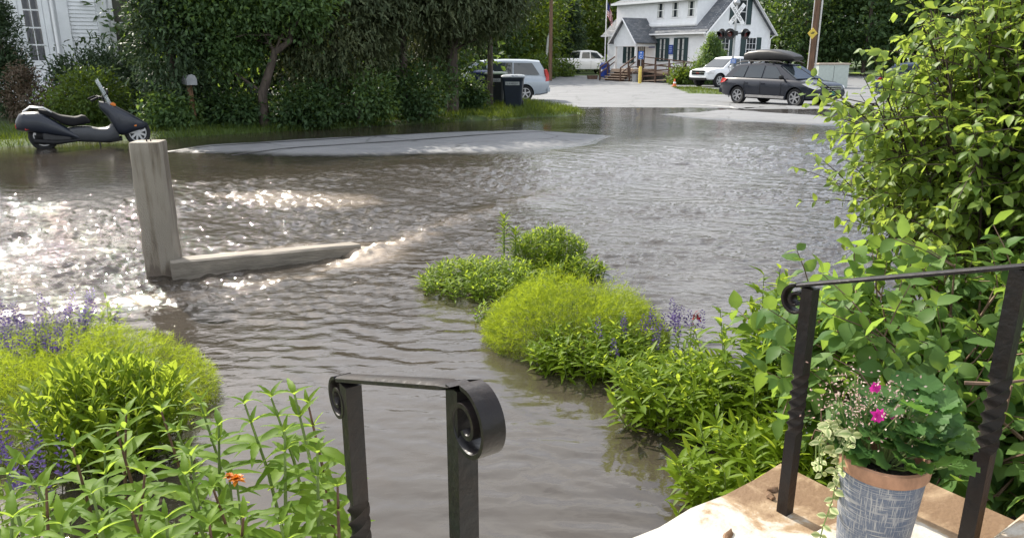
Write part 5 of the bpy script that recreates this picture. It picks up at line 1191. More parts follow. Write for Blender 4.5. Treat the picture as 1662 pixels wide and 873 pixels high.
def tree(name, label, p, blobs, trunk, mt, T, size, cat='tree', group=None, droop=0.0, bark=BARK, outw=.7, seed=0, limbs=5, sv=.3, rest='crown', z0=None):
    """blobs: (n_cl, per, centre offset, radii, clump r[, shell]); trunk: list of (offset, radius)"""
    p = Vector(p); z = gz(p) if z0 is None else z0
    t = thing(name, label, cat, (p.x, p.y, z), 0, group)
    if trunk:
        mb = MB(); mb.tube([v for v, r in trunk], [r for v, r in trunk], 9)
        r_ = random.Random(seed); top = Vector(trunk[-1][0])
        for i in range(limbs):
            b_ = blobs[i % len(blobs)]; k = r_.uniform(.35, 1); a = Vector(trunk[0][0]).lerp(top, k) if len(trunk) == 2 else Vector(trunk[max(1, int(k * (len(trunk) - 1)))][0])
            q = Vector(b_[2]) + Vector([r_.uniform(-.75, .75) * x for x in b_[3]]); limb(mb, a, q, trunk[-1][1] * .7, .012, .1, 5, i + seed)
        mb.build('trunk', bark, t, smooth=60)
    Ps, Os, Vs = [], [], []
    for b_ in blobs:
        P, O, V = blob(b_[0], b_[1], b_[2], b_[3], b_[4], *(b_[5:] or (.5,))); Ps.append(P); Os.append(O); Vs.append(V)
    P, O, V = np.concatenate(Ps), np.concatenate(Os), np.concatenate(Vs); k = P[:, 2] > .02; P, O, V = P[k], O[k], V[k]
    P = P + np.array([p.x, p.y, z]); n = len(P)
    D = unit(O * outw + RNG.normal(size=(n, 3)) * .6 - UPV * droop); U = unit(UPV * .8 + O * .4 + RNG.normal(size=(n, 3)) * .45)
    S = size * (1 - sv + 2 * sv * RNG.random(n)); var = np.clip(V * .65 + .45 * RNG.random(n) - .05, 0, 1)
    emit(t, T, P, D, U, S, var, mt, 0, 'leaf', rest)
    return t
# ------------------------------------------------------------------ hedge and trees along the verge
hp = lambda x, y=205: PG(x, y, .3)
tree('evergreen_tree', 'dense dark evergreen column between the house and the letter box', hp(292, 204), [(150, 60, (0, 0, 2.2), (.72, .8, 2.2), .22, .6), (60, 60, (.2, .2, 4.2), (.6, .7, 1.0), .22, .5)], [((0, 0, 0), .12), ((0, 0, 5), .05)], G_CEDAR2, T_SPRAY, .16, droop=.2, limbs=3)
tree('leafy_tree', 'broad leafy tree with a crooked forked trunk over the letter box', hp(429, 204), [(120, 75, (-1.15, .3, 2.6), (1.2, 1.0, 1.1), .26), (110, 75, (.1, .3, 3.0), (1.4, 1.1, 1.0), .26), (90, 70, (-.7, .5, 3.6), (1.8, 1.3, .7), .28), (50, 70, (-.6, .3, 1.7), (.7, .5, .4), .2), (40, 70, (1.1, -.2, 2.6), (.6, .5, .6), .2)],
     [((0, 0, -.1), .13), ((.03, 0, .75), .105), ((.28, 0, 1.35), .085), ((.38, 0, 1.62), .08), ((.72, .05, 1.85), .065), ((.76, .1, 2.6), .05)], G_TREE, T_DIAM, .115, droop=.25, limbs=7, seed=2)
tree('cedar_tree', 'dark cedar with brownish drooping sprays right of the crooked tree', hp(548, 196), [(200, 85, (0, 0, 2.4), (1.4, 1.1, 1.8), .26), (60, 60, (.2, .2, 3.8), (1.2, 1.0, .6), .26)], [((0, 0, 0), .12), ((.1, 0, 5), .05)], G_CEDAR, T_SPRAY, .15, droop=.75, seed=3)
tree('cedar_tree', 'tall cedar with two bare upright stems showing in the middle of the hedge', hp(664, 190), [(180, 85, (.2, 0, 3.3), (1.7, 1.2, 1.1), .28), (70, 60, (-.2, .3, 4.1), (1.4, 1.1, .6), .28), (40, 60, (-.8, .1, 2.2), (.7, .7, .6), .25)], [((-.1, 0, 0), .11), ((-.1, 0, 2.4), .09), ((0, .2, 5), .05)], G_CEDAR, T_SPRAY, .155, droop=.75, seed=4)
tree('cedar_tree', 'cedar with a thick straight trunk beside the wheeled bins', hp(735, 184), [(170, 85, (.3, 0, 3.3), (1.7, 1.2, 1.1), .28), (80, 60, (.6, .3, 4.2), (1.7, 1.1, .7), .28), (25, 60, (1.0, .1, 2.4), (.6, .6, .5), .2), (35, 60, (-.6, .2, 2.1), (.6, .6, .6), .22)], [((0, 0, -.1), .17), ((.02, 0, 1.6), .14), ((.1, .2, 5), .06)], G_CEDAR, T_SPRAY, .155, droop=.75, seed=5)
tree('cedar_tree', 'outermost cedar whose boughs hang over the minivan', hp(806, 176), [(120, 60, (-.2, 0, 3.45), (1.25, 1.0, .85), .26), (70, 60, (-.1, .2, 4.3), (1.2, 1.0, .7), .28), (14, 60, (-.7, .0, 2.3), (.45, .5, .4), .18)], [((-.2, 0, 0), .10), ((-.15, 0, 4.8), .04)], G_CEDAR2, T_SPRAY, .16, droop=.6, seed=6)
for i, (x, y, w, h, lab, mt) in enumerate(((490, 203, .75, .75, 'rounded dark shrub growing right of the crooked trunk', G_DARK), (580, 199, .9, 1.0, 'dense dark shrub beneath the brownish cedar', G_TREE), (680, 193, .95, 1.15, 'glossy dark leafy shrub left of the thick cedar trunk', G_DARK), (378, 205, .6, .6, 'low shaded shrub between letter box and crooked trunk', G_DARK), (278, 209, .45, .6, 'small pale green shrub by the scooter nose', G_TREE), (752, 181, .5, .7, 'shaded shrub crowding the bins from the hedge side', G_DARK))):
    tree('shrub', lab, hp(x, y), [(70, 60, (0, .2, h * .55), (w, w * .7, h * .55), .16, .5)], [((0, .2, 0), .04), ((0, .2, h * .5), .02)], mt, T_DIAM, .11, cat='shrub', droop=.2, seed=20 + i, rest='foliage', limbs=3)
# darkness behind: a second rank of trees closes the hedge
for i, (x, t_, w) in enumerate(((330, 22.5, 2.0), (480, 23.5, 2.1), (600, 25.5, 2.2), (700, 27.0, 2.0))):
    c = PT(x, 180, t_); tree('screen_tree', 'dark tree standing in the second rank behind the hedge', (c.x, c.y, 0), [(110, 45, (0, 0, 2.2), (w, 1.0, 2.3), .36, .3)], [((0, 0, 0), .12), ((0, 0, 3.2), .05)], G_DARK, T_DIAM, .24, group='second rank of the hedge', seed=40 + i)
# yard shrubs by the white house
tree('cone_evergreen', 'conical evergreen with a browned side in front of the paned door', PT(18, 176, 17.5), [(70, 55, (-.1, 0, .75), (.62, .55, .75), .14, .6), (60, 55, (-.05, 0, 1.6), (.46, .45, .75), .13, .6), (35, 55, (0, 0, 2.3), (.24, .24, .5), .1, .5)], [((0, 0, 0), .06), ((0, 0, 2.4), .02)], G_CEDAR2, T_SPRAY, .12, limbs=2, droop=-.3)
tree('browned_shrub', 'low evergreen shrub with scorched pinkish brown foliage beside the steps', PT(56, 190, 16.8), [(45, 50, (0, 0, .45), (.55, .45, .42), .12, .6), (16, 50, (-.12, 0, .95), (.18, .2, .32), .08, .5)], [((0, 0, 0), .04), ((0, 0, .5), .02)], G_BROWN, T_SPRAY, .10, cat='shrub', limbs=2, rest='foliage')
tree('bright_shrub', 'bright yellow green bush right behind the scooter seat', PT(146, 197, 16.6), [(95, 55, (0, 0, .55), (.85, .6, .55), .13, .55)], [((0, 0, 0), .04), ((0, 0, .5), .02)], G_TREE_L, T_DIAM, .085, cat='shrub', limbs=3, rest='foliage')
tree('yew_shrub', 'dark spreading yew in front of the white corner board', PT(165, 190, 18.6), [(90, 55, (.1, 0, .75), (1.1, .7, .7), .17, .5)], [((0, 0, 0), .05), ((0, 0, .6), .02)], G_CEDAR2, T_SPRAY, .16, cat='shrub', limbs=3, rest='foliage')

# ------------------------------------------------------------------ woods beyond the lot
FAR = [(838, 64, 10, 3.2, 0), (868, 70, 11, 3.2, 0), (905, 79, 13, 3.6, 0), (950, 84, 14, 4.0, 1), (985, 80, 12, 3.6, 0), (1030, 86, 14, 4.6, 0), (1085, 90, 15, 4.6, 2), (1150, 92, 15, 4.8, 2), (1215, 86, 14, 4.6, 2), (1262, 72, 12, 3.8, 2), (1300, 66, 12, 3.6, 2), (1345, 68, 13, 4.2, 2), (1400, 64, 12, 4.0, 2), (1462, 66, 13, 4.2, 2), (1530, 64, 12, 4.2, 2), (1600, 62, 12, 4.2, 2), (1665, 62, 12, 4.2, 2), (780, 60, 11, 3.4, 2), (720, 58, 11, 3.4, 2), (640, 56, 11, 3.4, 2)]
for i, (x, t_, h, w, k) in enumerate(FAR):
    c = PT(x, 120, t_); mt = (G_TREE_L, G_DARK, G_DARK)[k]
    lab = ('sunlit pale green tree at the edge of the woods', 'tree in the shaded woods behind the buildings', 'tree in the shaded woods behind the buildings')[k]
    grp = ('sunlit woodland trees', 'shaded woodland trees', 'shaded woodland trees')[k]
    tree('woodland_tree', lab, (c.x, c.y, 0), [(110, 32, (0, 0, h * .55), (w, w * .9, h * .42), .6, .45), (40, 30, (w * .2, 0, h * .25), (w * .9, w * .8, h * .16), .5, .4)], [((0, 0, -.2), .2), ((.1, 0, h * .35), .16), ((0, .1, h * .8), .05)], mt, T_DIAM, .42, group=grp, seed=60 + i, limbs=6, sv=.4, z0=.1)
tree('cedar_spire', 'narrow dark cedar spire behind the white pickup bed', PT(925, 118, 72), [(90, 40, (0, 0, 2.6), (1.2, 1.0, 2.6), .3, .6), (40, 40, (0, 0, 5.2), (.6, .6, 1.6), .22, .5)], [((0, 0, 0), .14), ((0, 0, 5), .05)], G_CEDAR2, T_SPRAY, .42, limbs=1, z0=.1)
for i, (x, t_, w, h, lab, mt) in enumerate(((905, 62, 1.6, 1.5, 'lush low bush at the foot of the slim utility pole', G_TREE_L), (868, 58, 1.6, 1.6, 'tall weedy bush behind the roof of the minivan', G_TREE_L), (935, 76, 2.2, 2.2, 'rank green undergrowth bush behind the white pickup', G_TREE), (996, 61, .9, 1.7, 'bright bush squeezed between flagpole and porch steps', G_TREE_L), (1108, 49, .55, .7, 'small leafy bush under the ramp rail', G_TREE_L), (1128, 49.5, .5, .55, 'low bush beside the ramp before the conical evergreen', G_TREE_L), (885, 66, 1.5, 1.2, 'pale low bush in front of the broken birch', G_TREE_L))):
    c = PT(x, 125, t_); tree('bush', lab, (c.x, c.y, 0), [(60, 40, (0, 0, h * .5), (w, w * .8, h * .5), .25, .5)], [((0, 0, 0), .04), ((0, 0, h * .5), .02)], mt, T_DIAM, .22, cat='bush', seed=90 + i, rest='foliage', limbs=2, z0=.05)
c = PT(1153, 128, 49.0)
tree('clipped_evergreen', 'clipped conical evergreen standing against the gable wall', (c.x, c.y, 0), [(120, 40, (0, 0, .9), (.95, .9, .9), .16, .75), (80, 40, (0, 0, 1.75), (.68, .65, .8), .14, .7), (40, 40, (0, 0, 2.6), (.34, .34, .6), .1, .6)], [((0, 0, 0), .06), ((0, 0, 2.5), .02)], G_TREE, T_SPRAY, .2, limbs=1, z0=.05)
# far wood as one mass
n = 26000; a_ = RNG.uniform(-1.0, 1.25, n); dd = RNG.uniform(98, 128, n); P = np.stack([np.sin(a_) * dd, np.cos(a_) * dd, 17 * RNG.random(n) ** .8], -1); P[:, 2] *= .75 + .5 * vnoise(a_ * 14 + 30, dd * .1, 9)
wo_me = leaf_mesh('distant_wood', T_DIAM, P, RNG.normal(size=(n, 3)), rnd_dirs(n), 1.5 + .9 * RNG.random(n), np.clip(vnoise(a_ * 20 + 30, P[:, 2] * .3, 4) + .3 * RNG.random(n) - .15, 0, 1))
wo_ = link('distant_wood', wo_me, G_DARK); tag(wo_, 'distant dark wood closing off the view behind the trees', 'wood', kind='stuff')

# ------------------------------------------------------------------ grass
def grass(name, label, n, sampler, hmin, hmax, wmul=1.0):
    P = sampler(n); P = P[:, :2]; z = ground_z(P[:, 0], P[:, 1]); w = water_z(P[:, 0], P[:, 1]); n = len(P)
    P = np.column_stack([P, z - .01]); D = unit(UPV + RNG.normal(size=(n, 3)) * .38); S = RNG.uniform(hmin, hmax, n)
    V = np.array([(0, .035 * wmul, 0), (0, -.035 * wmul, 0), (.55, -.025 * wmul, .03), (.55, .025 * wmul, .03), (1, 0, .16)]); T = (V, np.array([(0, 1, 2), (0, 2, 3), (3, 2, 4)]))
    me = leaf_mesh(name, T, P, D, rnd_dirs(n), S, RNG.random(n)); o = link(name, me, G_GRASS); tag(o, label, 'grass', kind='stuff')
def verge_s(n):
    a = RNG.uniform(-10, 14, n * 2); b_ = 16.55 + 3.2 * RNG.random(n * 2) ** 1.6; X = a * CE - b_ * SE; Y = a * SE + b_ * CE
    k = (sdf_poly(X, Y, LOT) > .15) & (fbm(X * 1.2, Y * 1.2, 33) + .28 + .25 * sstep(b_, 16.5, 17.4) > RNG.random(n * 2) * .6); return np.column_stack([X, Y])[k][:n]
grass('grass', 'rough grass along the edge of the flooded street', 30000, verge_s, .06, .2)
def bin_s(n):
    X = RNG.uniform(-2.5, 2.4, n * 3); Y = RNG.uniform(19.5, 26.5, n * 3); a, b_ = to_ab(X, Y); k = (sdf_poly(X, Y, LOT) > .05) & (b_ > 16.6) & (fbm(X, Y, 35) > -.16); return np.column_stack([X, Y])[k][:n]
grass('grass', 'sunlit grass round the feet of the wheeled bins', 12000, bin_s, .08, .24)
def lawn_s(n):
    X = RNG.uniform(7, 20, n * 3); Y = RNG.uniform(30, 50, n * 3); k = sdf_poly(X, Y, LAWN) < -.1; return np.column_stack([X, Y])[k][:n]
grass('grass', 'strip of bright lawn in front of the parked white pickup', 6000, lawn_s, .08, .16, 2)
# ------------------------------------------------------------------ garden plants round the steps
def stem_tube(mb, pts, r0, r1, n=5):
    mb.tube(pts, [r0 + (r1 - r0) * i / (len(pts) - 1) for i in range(len(pts))], n)
def clump(name, label, c, rx, ry, h, ns, leaf=.10, mt=None, T=T_LANCE, per=13, n_obj=300, spread=.5, base=-.05, cat='plant', hv=.35, lean=None, group=None, stems=True, erect=.0):
    """many leafy stems; every stem carries pairs of narrow leaves, densest at the tip"""
    t = thing(name, label, cat, (c[0], c[1], base), 0, group); mt = mt or G_PHLOX
    an = RNG.uniform(0, 2 * math.pi, ns); rr = np.sqrt(RNG.random(ns)); bx, by = c[0] + rx * rr * np.cos(an) * .85, c[1] + ry * rr * np.sin(an) * .85
    H = h * (1 - .45 * rr ** 2) * (1 - hv + hv * RNG.random(ns)) ; out = np.stack([np.cos(an), np.sin(an)], -1) * (spread * rr * h * .55)[:, None]
    P, D, U, S, V = [], [], [], [], []; mb = MB()
    for i in range(ns):
        b0 = Vector((bx[i], by[i], base)); tp = Vector((bx[i] + out[i, 0] * (.6 + .6 * random.random()), by[i] + out[i, 1] * (.6 + .6 * random.random()), base + .04 + H[i])); ax = (tp - b0).normalized()
        if stems and i % 2 == 0: mb.tube([b0 - Vector(t.location), tp - Vector(t.location)], [.0035, .002], 4)
        th = random.random() * 6.28; sv = random.random()
        for k in range(per):
            q = .22 + .78 * (k / (per - 1)) ** .8; p = b0.lerp(tp, q); th += 2.2
            el = .15 + erect + .75 * q ** 2 + random.uniform(-.2, .2); d = Vector((math.cos(th) * math.cos(el), math.sin(th) * math.cos(el), math.sin(el)))
            P.append(p); D.append(d); U.append(Vector((0, 0, 1)) + ax * .3 + Vector((random.uniform(-.3, .3), random.uniform(-.3, .3), 0))); S.append(leaf * (.65 + .5 * random.random()) * (1 - .35 * (q > .93))); V.append(min(1, max(0, .25 + .45 * q * sv + .3 * random.random())))
    if stems and mb.v: tag(mb.build('stems', STEM_G, t), kind='stuff')
    emit(t, T, np.array(P, float), np.array(D, float), np.array(U, float), np.array(S), np.array(V), mt, n_obj)
    return t
def fern(name, label, c, rx, ry, h, n, base=-.03, size=.055, n_obj=0):
    t = thing(name, label, 'plant', (c[0], c[1], base)); an = RNG.uniform(0, 2 * math.pi, n); rr = np.sqrt(RNG.random(n)); lump = .62 + .75 * vnoise(np.cos(an) * rr * 3.2 + 9, np.sin(an) * rr * 3.2 + 9, int(c[0] * 10) % 50 + 60)
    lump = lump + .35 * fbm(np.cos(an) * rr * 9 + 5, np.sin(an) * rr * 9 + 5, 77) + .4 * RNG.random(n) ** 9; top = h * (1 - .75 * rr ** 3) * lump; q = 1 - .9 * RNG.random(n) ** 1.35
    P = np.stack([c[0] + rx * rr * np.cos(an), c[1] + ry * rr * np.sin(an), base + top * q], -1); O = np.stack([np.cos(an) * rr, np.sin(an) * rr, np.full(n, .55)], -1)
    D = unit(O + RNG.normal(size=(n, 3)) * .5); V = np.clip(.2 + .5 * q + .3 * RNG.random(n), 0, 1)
    mb = MB()
    for i in range(70):
        a = random.random() * 6.28; r_ = math.sqrt(random.random()); x, y = rx * r_ * math.cos(a), ry * r_ * math.sin(a); mb.tube([(x * .7, y * .7, 0), (x, y, h * (1 - .75 * r_ ** 3) * .9)], [.003, .0015], 4)
    tag(mb.build('stems', STEM_G, t), kind='stuff')
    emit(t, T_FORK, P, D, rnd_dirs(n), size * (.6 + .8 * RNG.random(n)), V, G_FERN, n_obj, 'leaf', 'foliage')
    for ch in t.children:
        if ch.name.startswith('foliage'): ch['kind'] = 'stuff'
    return t
def salvia(label, c, r, h, ns, base=-.03, group=None):
    t = clump('salvia', label, c, r, r * .8, h * .62, ns, .06, G_PHLOX, T_LANCE5, 11, 60, .4, base, 'flower', group=group)
    for i in range(ns):
        a = random.random() * 6.28; q = math.sqrt(random.random()) * r; x, y = q * math.cos(a), q * math.sin(a) * .8; H = h * random.uniform(.75, 1.05); L_ = H * .38
        lean = Vector((x, y, 0)) * .25; m_ = 34; zz_ = np.linspace(0, 1, m_); th = np.arange(m_) * 2.4; rad = .012 * (1 - .6 * zz_)
        p0 = Vector((x, y, H - L_)) + lean; P = np.stack([p0.x + lean.x * .3 * zz_ + rad * np.cos(th), p0.y + lean.y * .3 * zz_ + rad * np.sin(th), p0.z + L_ * zz_], -1); D = np.stack([np.cos(th), np.sin(th), np.full(m_, .6)], -1)
        me = leaf_mesh('flower_spike', T_DIAM, P, D, rnd_dirs(m_), np.full(m_, .023) * (1.1 - .5 * zz_), RNG.random(m_)); link('flower_spike', me, P_SALV, t)
    return t
# bed standing out in the flood
clump('phlox_clump', 'wide low clump of yellow green leaves at the tip of the flooded bed', (-.20, 5.75), .60, .44, .24, 230, .085, None, T_LANCE, 11, 300, .45)
clump('phlox_clump', 'low leafy clump beside the round mound in the flooded bed', (.50, 6.02), .30, .20, .22, 75, .085, None, T_LANCE, 11, 150, .5)
clump('aster_mound', 'tight round mound of dark green leaves with two lily stalks beside it', (.33, 6.32), .32, .27, .40, 210, .07, None, T_LANCE, 13, 200, .35, hv=.12)
for k, (x, y, h) in enumerate(((-.07, 6.28, .46), (.03, 6.2, .36))):
    t = thing('lily_stalk', ('taller leafy lily stalk beside the round mound', 'shorter leafy lily stalk beside the round mound')[k], 'plant', (x, y, 0))
    MB().tube([(0, 0, 0), (.0, .0, h)], [.009, .006], 6).build('stem', STEM_G, t)
    m_ = 60; zz_ = np.linspace(.3, 1, m_); th = np.arange(m_) * 2.4; P = np.stack([np.full(m_, x), np.full(m_, y), zz_ * h], -1); el = .2 + .9 * zz_ ** 3; D = np.stack([np.cos(th) * np.cos(el), np.sin(th) * np.cos(el), np.sin(el)], -1)
    emit(t, T_LANCE, P, D, np.tile(UPV, (m_, 1)) + RNG.normal(size=(m_, 3)) * .1, np.full(m_, .085), .3 + .4 * RNG.random(m_), G_PHLOX, m_)
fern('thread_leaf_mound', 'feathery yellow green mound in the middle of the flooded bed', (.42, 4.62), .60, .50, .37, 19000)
clump('phlox_clump', 'leafy clump with salvia on the near side of the feathery mound', (.52, 4.13), .42, .25, .30, 110, .085, None, T_LANCE5, 12, 300, .55)
clump('phlox_clump', 'small tuft of leaves cut off by water beside the feathery mound', (-.13, 5.02), .13, .10, .14, 9, .075, None, T_LANCE, 9, 60, .6)
salvia('purple salvia flowering at the edge of the feathery mound', (.68, 4.10), .20, .36, 9)
salvia('purple salvia standing between the mound and the water beyond', (1.03, 4.35), .17, .36, 10)
clump('phlox_clump', 'large bright clump of narrow leaves spilling towards the water by the steps', (.93, 3.50), .44, .34, .36, 150, .11, None, T_LANCE, 13, 300, .6)
clump('phlox_clump', 'bright narrow leaved clump right beside the lowest stone step', (1.02, 2.72), .27, .26, .40, 85, .12, None, T_LANCE, 14, 300, .6)
clump('phlox_clump', 'small drooping tuft at the corner of the stone step', (.83, 2.48), .14, .12, .20, 13, .10, None, T_LANCE, 11, 100, .7)
clump('phlox_clump', 'tall leafy stems rising against the broad leaved shrub', (1.28, 3.35), .28, .30, .88, 42, .105, None, T_LANCE5, 18, 300, .3, hv=.3)
rf = thing('dianthus', 'dark red blossom drooping over the water beside the salvia', 'flower', (1.14, 4.42, 0))
MB().tube([(0, 0, 0), (.0, 0, .18), (.03, 0, .22)], .003, 5).build('stem', STEM_G, rf)
red_m = leaf_mat('dark_red_petal', (.10, .006, .012), (.22, .012, .02), (.3, .02, .03), tw=.25)
P = np.array([[1.17, 4.42, .22]] * 16) + RNG.normal(size=(16, 3)) * .018; emit(rf, T_DIAM, P, rnd_dirs(16), rnd_dirs(16), np.full(16, .035), RNG.random(16), red_m, 16, 'petal')
# bed at the left
salvia('tall purple salvia crowding the far end of the left bed', (-2.85, 4.1), .40, .42, 80)
clump('phlox_clump', 'green tuft poking out beside the tall purple salvia', (-2.55, 4.3), .10, .08, .44, 9, .09, None, T_LANCE, 14, 60, .3)
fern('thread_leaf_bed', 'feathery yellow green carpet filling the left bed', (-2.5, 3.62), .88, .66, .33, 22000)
clump('lily_clump', 'glossy mound of upright strap leaves in the left bed', (-1.88, 3.12), .36, .32, .50, 120, .115, None, T_LANCE, 14, 300, .35, hv=.12, erect=.35)
salvia('faded purple salvia below the strap leaved mound', (-1.95, 2.42), .22, .50, 15)
# tall stems in front, each a plant
def tall_plant(label, px, py, t_, lean, npair, leaf, group=None, nst=1):
    tp = PT(px, py, t_); base = Vector((tp.x - lean[0], tp.y - lean[1], .0)); t = thing('tall_perennial', label, 'plant', base, 0, group)
    P, D, U, S, V = [], [], [], [], []; H = tp.z
    pts = [Vector((0, 0, 0)), Vector((lean[0] * .25, lean[1] * .25, H * .4)), Vector((lean[0] * .6, lean[1] * .6, H * .75)), Vector((lean[0], lean[1], H))]
    mb = MB(); mb.tube(pts, [.0075, .006, .005, .003], 6); sm = random.choice((STEM_R, STEM_G, STEM_G)); mb.build('stem', sm, t, smooth=60)
    if sm is STEM_R: t['label'] = 'tall perennial with reddish stem and whorled pointed leaves in the near left bed'; t['group'] = 'red stemmed tall perennials'
    th = random.random() * 3.14; node = npair
    for k in range(node):
        q = .30 + .70 * (k / (node - 1)); f = q * 3; i = min(int(f), 2); p = pts[i].lerp(pts[i + 1], f - i) + base; th += 1.57 + random.uniform(-.25, .25); tip = k >= node - 2
        for j in range(4 if tip else 3 if k % 2 else 2):
            a = th + j * (1.57 if tip else 2.09 if k % 2 else 3.14) + random.uniform(-.2, .2); el = (.25 + random.uniform(-.2, .25)) + .55 * tip
            P.append(p); D.append((math.cos(a) * math.cos(el), math.sin(a) * math.cos(el), math.sin(el))); U.append((random.uniform(-.25, .25), random.uniform(-.25, .25), 1)); S.append(leaf * random.uniform(.7, 1.1) * (.55 if tip else 1) * (.75 + .35 * math.sin(q * 2.6))); V.append(random.uniform(.25, .95))
    emit(t, T_LANCE5, np.array(P, float), np.array(D, float), np.array(U, float), np.array(S), np.array(V), G_TALL, 300)
    return t
tl = 'tall perennial with pale green stem and whorled pointed leaves in the near left bed'
tops = [(397, 655, 2.05), (440, 645, 2.1), (478, 640, 2.0), (500, 655, 2.15), (462, 700, 1.95), (515, 735, 1.9), (548, 790, 1.85), (205, 672, 2.2), (262, 668, 2.25), (325, 655, 2.3), (288, 700, 2.15), (355, 690, 2.1), (40, 755, 1.75), (118, 725, 1.85), (170, 735, 1.9), (12, 770, 1.7), (75, 790, 1.65), (150, 800, 1.65), (235, 770, 1.8), (300, 770, 1.85), (345, 790, 1.85), (215, 830, 1.6), (100, 850, 1.5), (270, 840, 1.6), (340, 850, 1.65), (395, 840, 1.7), (20, 840, 1.45), (160, 865, 1.45), (455, 850, 1.7), (310, 740, 2.0), (60, 870, 1.4), (240, 880, 1.5), (190, 700, 2.0)]
for i, (x, y, t_) in enumerate(tops):
    tall_plant(tl, x, y, t_, (random.uniform(-.1, .1), random.uniform(-.08, .08)), random.choice((7, 8, 9)), random.uniform(.11, .14), 'tall perennials in the near left bed')
orange_m = leaf_mat('orange_petal', (.55, .13, .01), (.70, .24, .015), (.7, .25, .02), tw=.3)
for k, (x, y) in enumerate(((384, 777), (372, 773))):
    c_ = PT(x, y, 1.92); t = thing('marigold', ('open orange marigold among the tall stems', 'smaller rusty marigold touching the open one')[k], 'flower', (c_.x, c_.y, 0))
    MB().tube([(0, 0, 0), (0, 0, c_.z - .01)], .003, 5).build('stem', STEM_G, t); n_ = 34 if k == 0 else 20; P = np.array([[c_.x, c_.y, c_.z]] * n_); th = np.arange(n_) * 2.4; el = np.linspace(0, 1.4, n_); D = np.stack([np.cos(th) * np.cos(el), np.sin(th) * np.cos(el), np.sin(el)], -1)
    emit(t, T_BROAD, P, D, np.tile(UPV, (n_, 1)), np.linspace(.022, .012, n_) * (1 if k == 0 else .75), RNG.random(n_) * (1 if k == 0 else .3), orange_m, n_, 'petal')

# ------------------------------------------------------------------ big shrub and broad leaved shrub at the right
def twiggy(name, label, base, c, rad, nst, ntw, nlf, leaf, T, mt, twm, seed, droop=.5, n_obj=300, r0=.012, keep=None, inner=.45, cat='shrub'):
    r_ = np.random.default_rng(seed); t = thing(name, label, cat, base); B = np.array(base, float); mb = MB(); P, D, U, S, V = [], [], [], [], []
    for i in range(nst):
        d = r_.normal(size=3); d /= np.linalg.norm(d); d[2] = abs(d[2]) * .9 - .25; k = r_.uniform(.55, 1.0); tip = np.array(c) + d * np.array(rad) * k
        b0 = B + np.array([r_.normal() * .12, r_.normal() * .12, 0]); midp = b0 * .45 + tip * .55 + np.array([0, 0, .18 * rad[2]]) + r_.normal(size=3) * .06
        qs = [(1 - s_) ** 2 * b0 + 2 * s_ * (1 - s_) * midp + s_ ** 2 * tip for s_ in np.linspace(0, 1, 8)]
        mb.tube([Vector(q - B) for q in qs], list(np.linspace(r0, .003, 8)), 5)
        for j in range(ntw):
            s_ = r_.uniform(inner, 1); k0 = min(int(s_ * 7), 6); q0 = qs[k0] + (qs[k0 + 1] - qs[k0]) * (s_ * 7 - k0); td = d * .6 + r_.normal(size=3) * .55 + np.array([0, 0, .25]); td /= np.linalg.norm(td); L_ = r_.uniform(.14, .34) * np.mean(rad); q1 = q0 + td * L_
            mb.tube([Vector(q0 - B), Vector((q0 + q1) / 2 - B) + Vector((0, 0, .012)), Vector(q1 - B)], [.0032, .0026, .0016], 4)
            ax = td; s1 = np.cross(ax, [0, 0, 1.]); s1 /= max(np.linalg.norm(s1), 1e-6); s2 = np.cross(s1, ax); cv = r_.random()
            for m_ in range(nlf):
                f = (m_ // 2 + 1) / (nlf / 2); p = q0 + (q1 - q0) * f; sd_ = (s1 if (m_ // 2) % 2 == 0 else s2) * (1 if m_ % 2 else -1)
                dv = sd_ * .9 + ax * .55 + r_.normal(size=3) * .25 - np.array([0, 0, droop * r_.uniform(.3, 1.2)])
                P.append(p); D.append(dv); U.append(np.array([0, 0, 1.]) + r_.normal(size=3) * .4); S.append(leaf * r_.uniform(.65, 1.15)); V.append(np.clip(cv * .6 + .5 * r_.random() - .05, 0, 1))
    mb.build('branches', twm, t, smooth=60)
    P, D, U, S, V = map(np.array, (P, D, U, S, V)); k = P[:, 2] > .03
    if keep is not None: k &= keep(P)
    emit(t, T, P[k], unit(D[k]), unit(U[k]), S[k], V[k], mt, n_obj)
    return t
twiggy('tall_shrub', 'tall leafy shrub with drooping oval leaves beyond the iron handrail', (2.85, 4.0, -.05), (2.87, 3.95, 1.32), (1.15, .95, 1.7), 220, 12, 10, .068, T_OVATE, G_SHRUB, TWIG_D, 5, .55)
twiggy('broad_leaf_shrub', 'broad leaved shrub with bare brown twigs behind the handrail', (1.85, 2.85, -.05), (1.9, 2.85, .55), (.95, .85, .70), 125, 6, 8, .092, T_BROAD, G_HYDR, TWIG, 8, .45, keep=lambda P: (to_ab(P[:, 0], P[:, 1])[0] > 2.0) )
# bare twigs in the heart of it
mb = MB(); bb = thing('bare_twigs', 'tangle of bare brown twigs showing between handrail posts', 'twigs', (1.45, 2.35, .25)); r_ = random.Random(12)
for i in range(26):
    p = Vector((r_.uniform(-.35, .35), r_.uniform(-.2, .2), r_.uniform(-.1, .55))); q = p + Vector((r_.uniform(-.25, .25), r_.uniform(-.1, .1), r_.uniform(-.08, .25)))
    w = p.lerp(q, .5) + Vector((r_.uniform(-.04, .04), 0, r_.uniform(-.04, .04))); r0 = r_.choice((.003, .004, .007)); mb.tube([p, w, q], [r0, r0 * .8, r0 * .5], 5)
mb.build('twig', TWIG, bb, smooth=60)

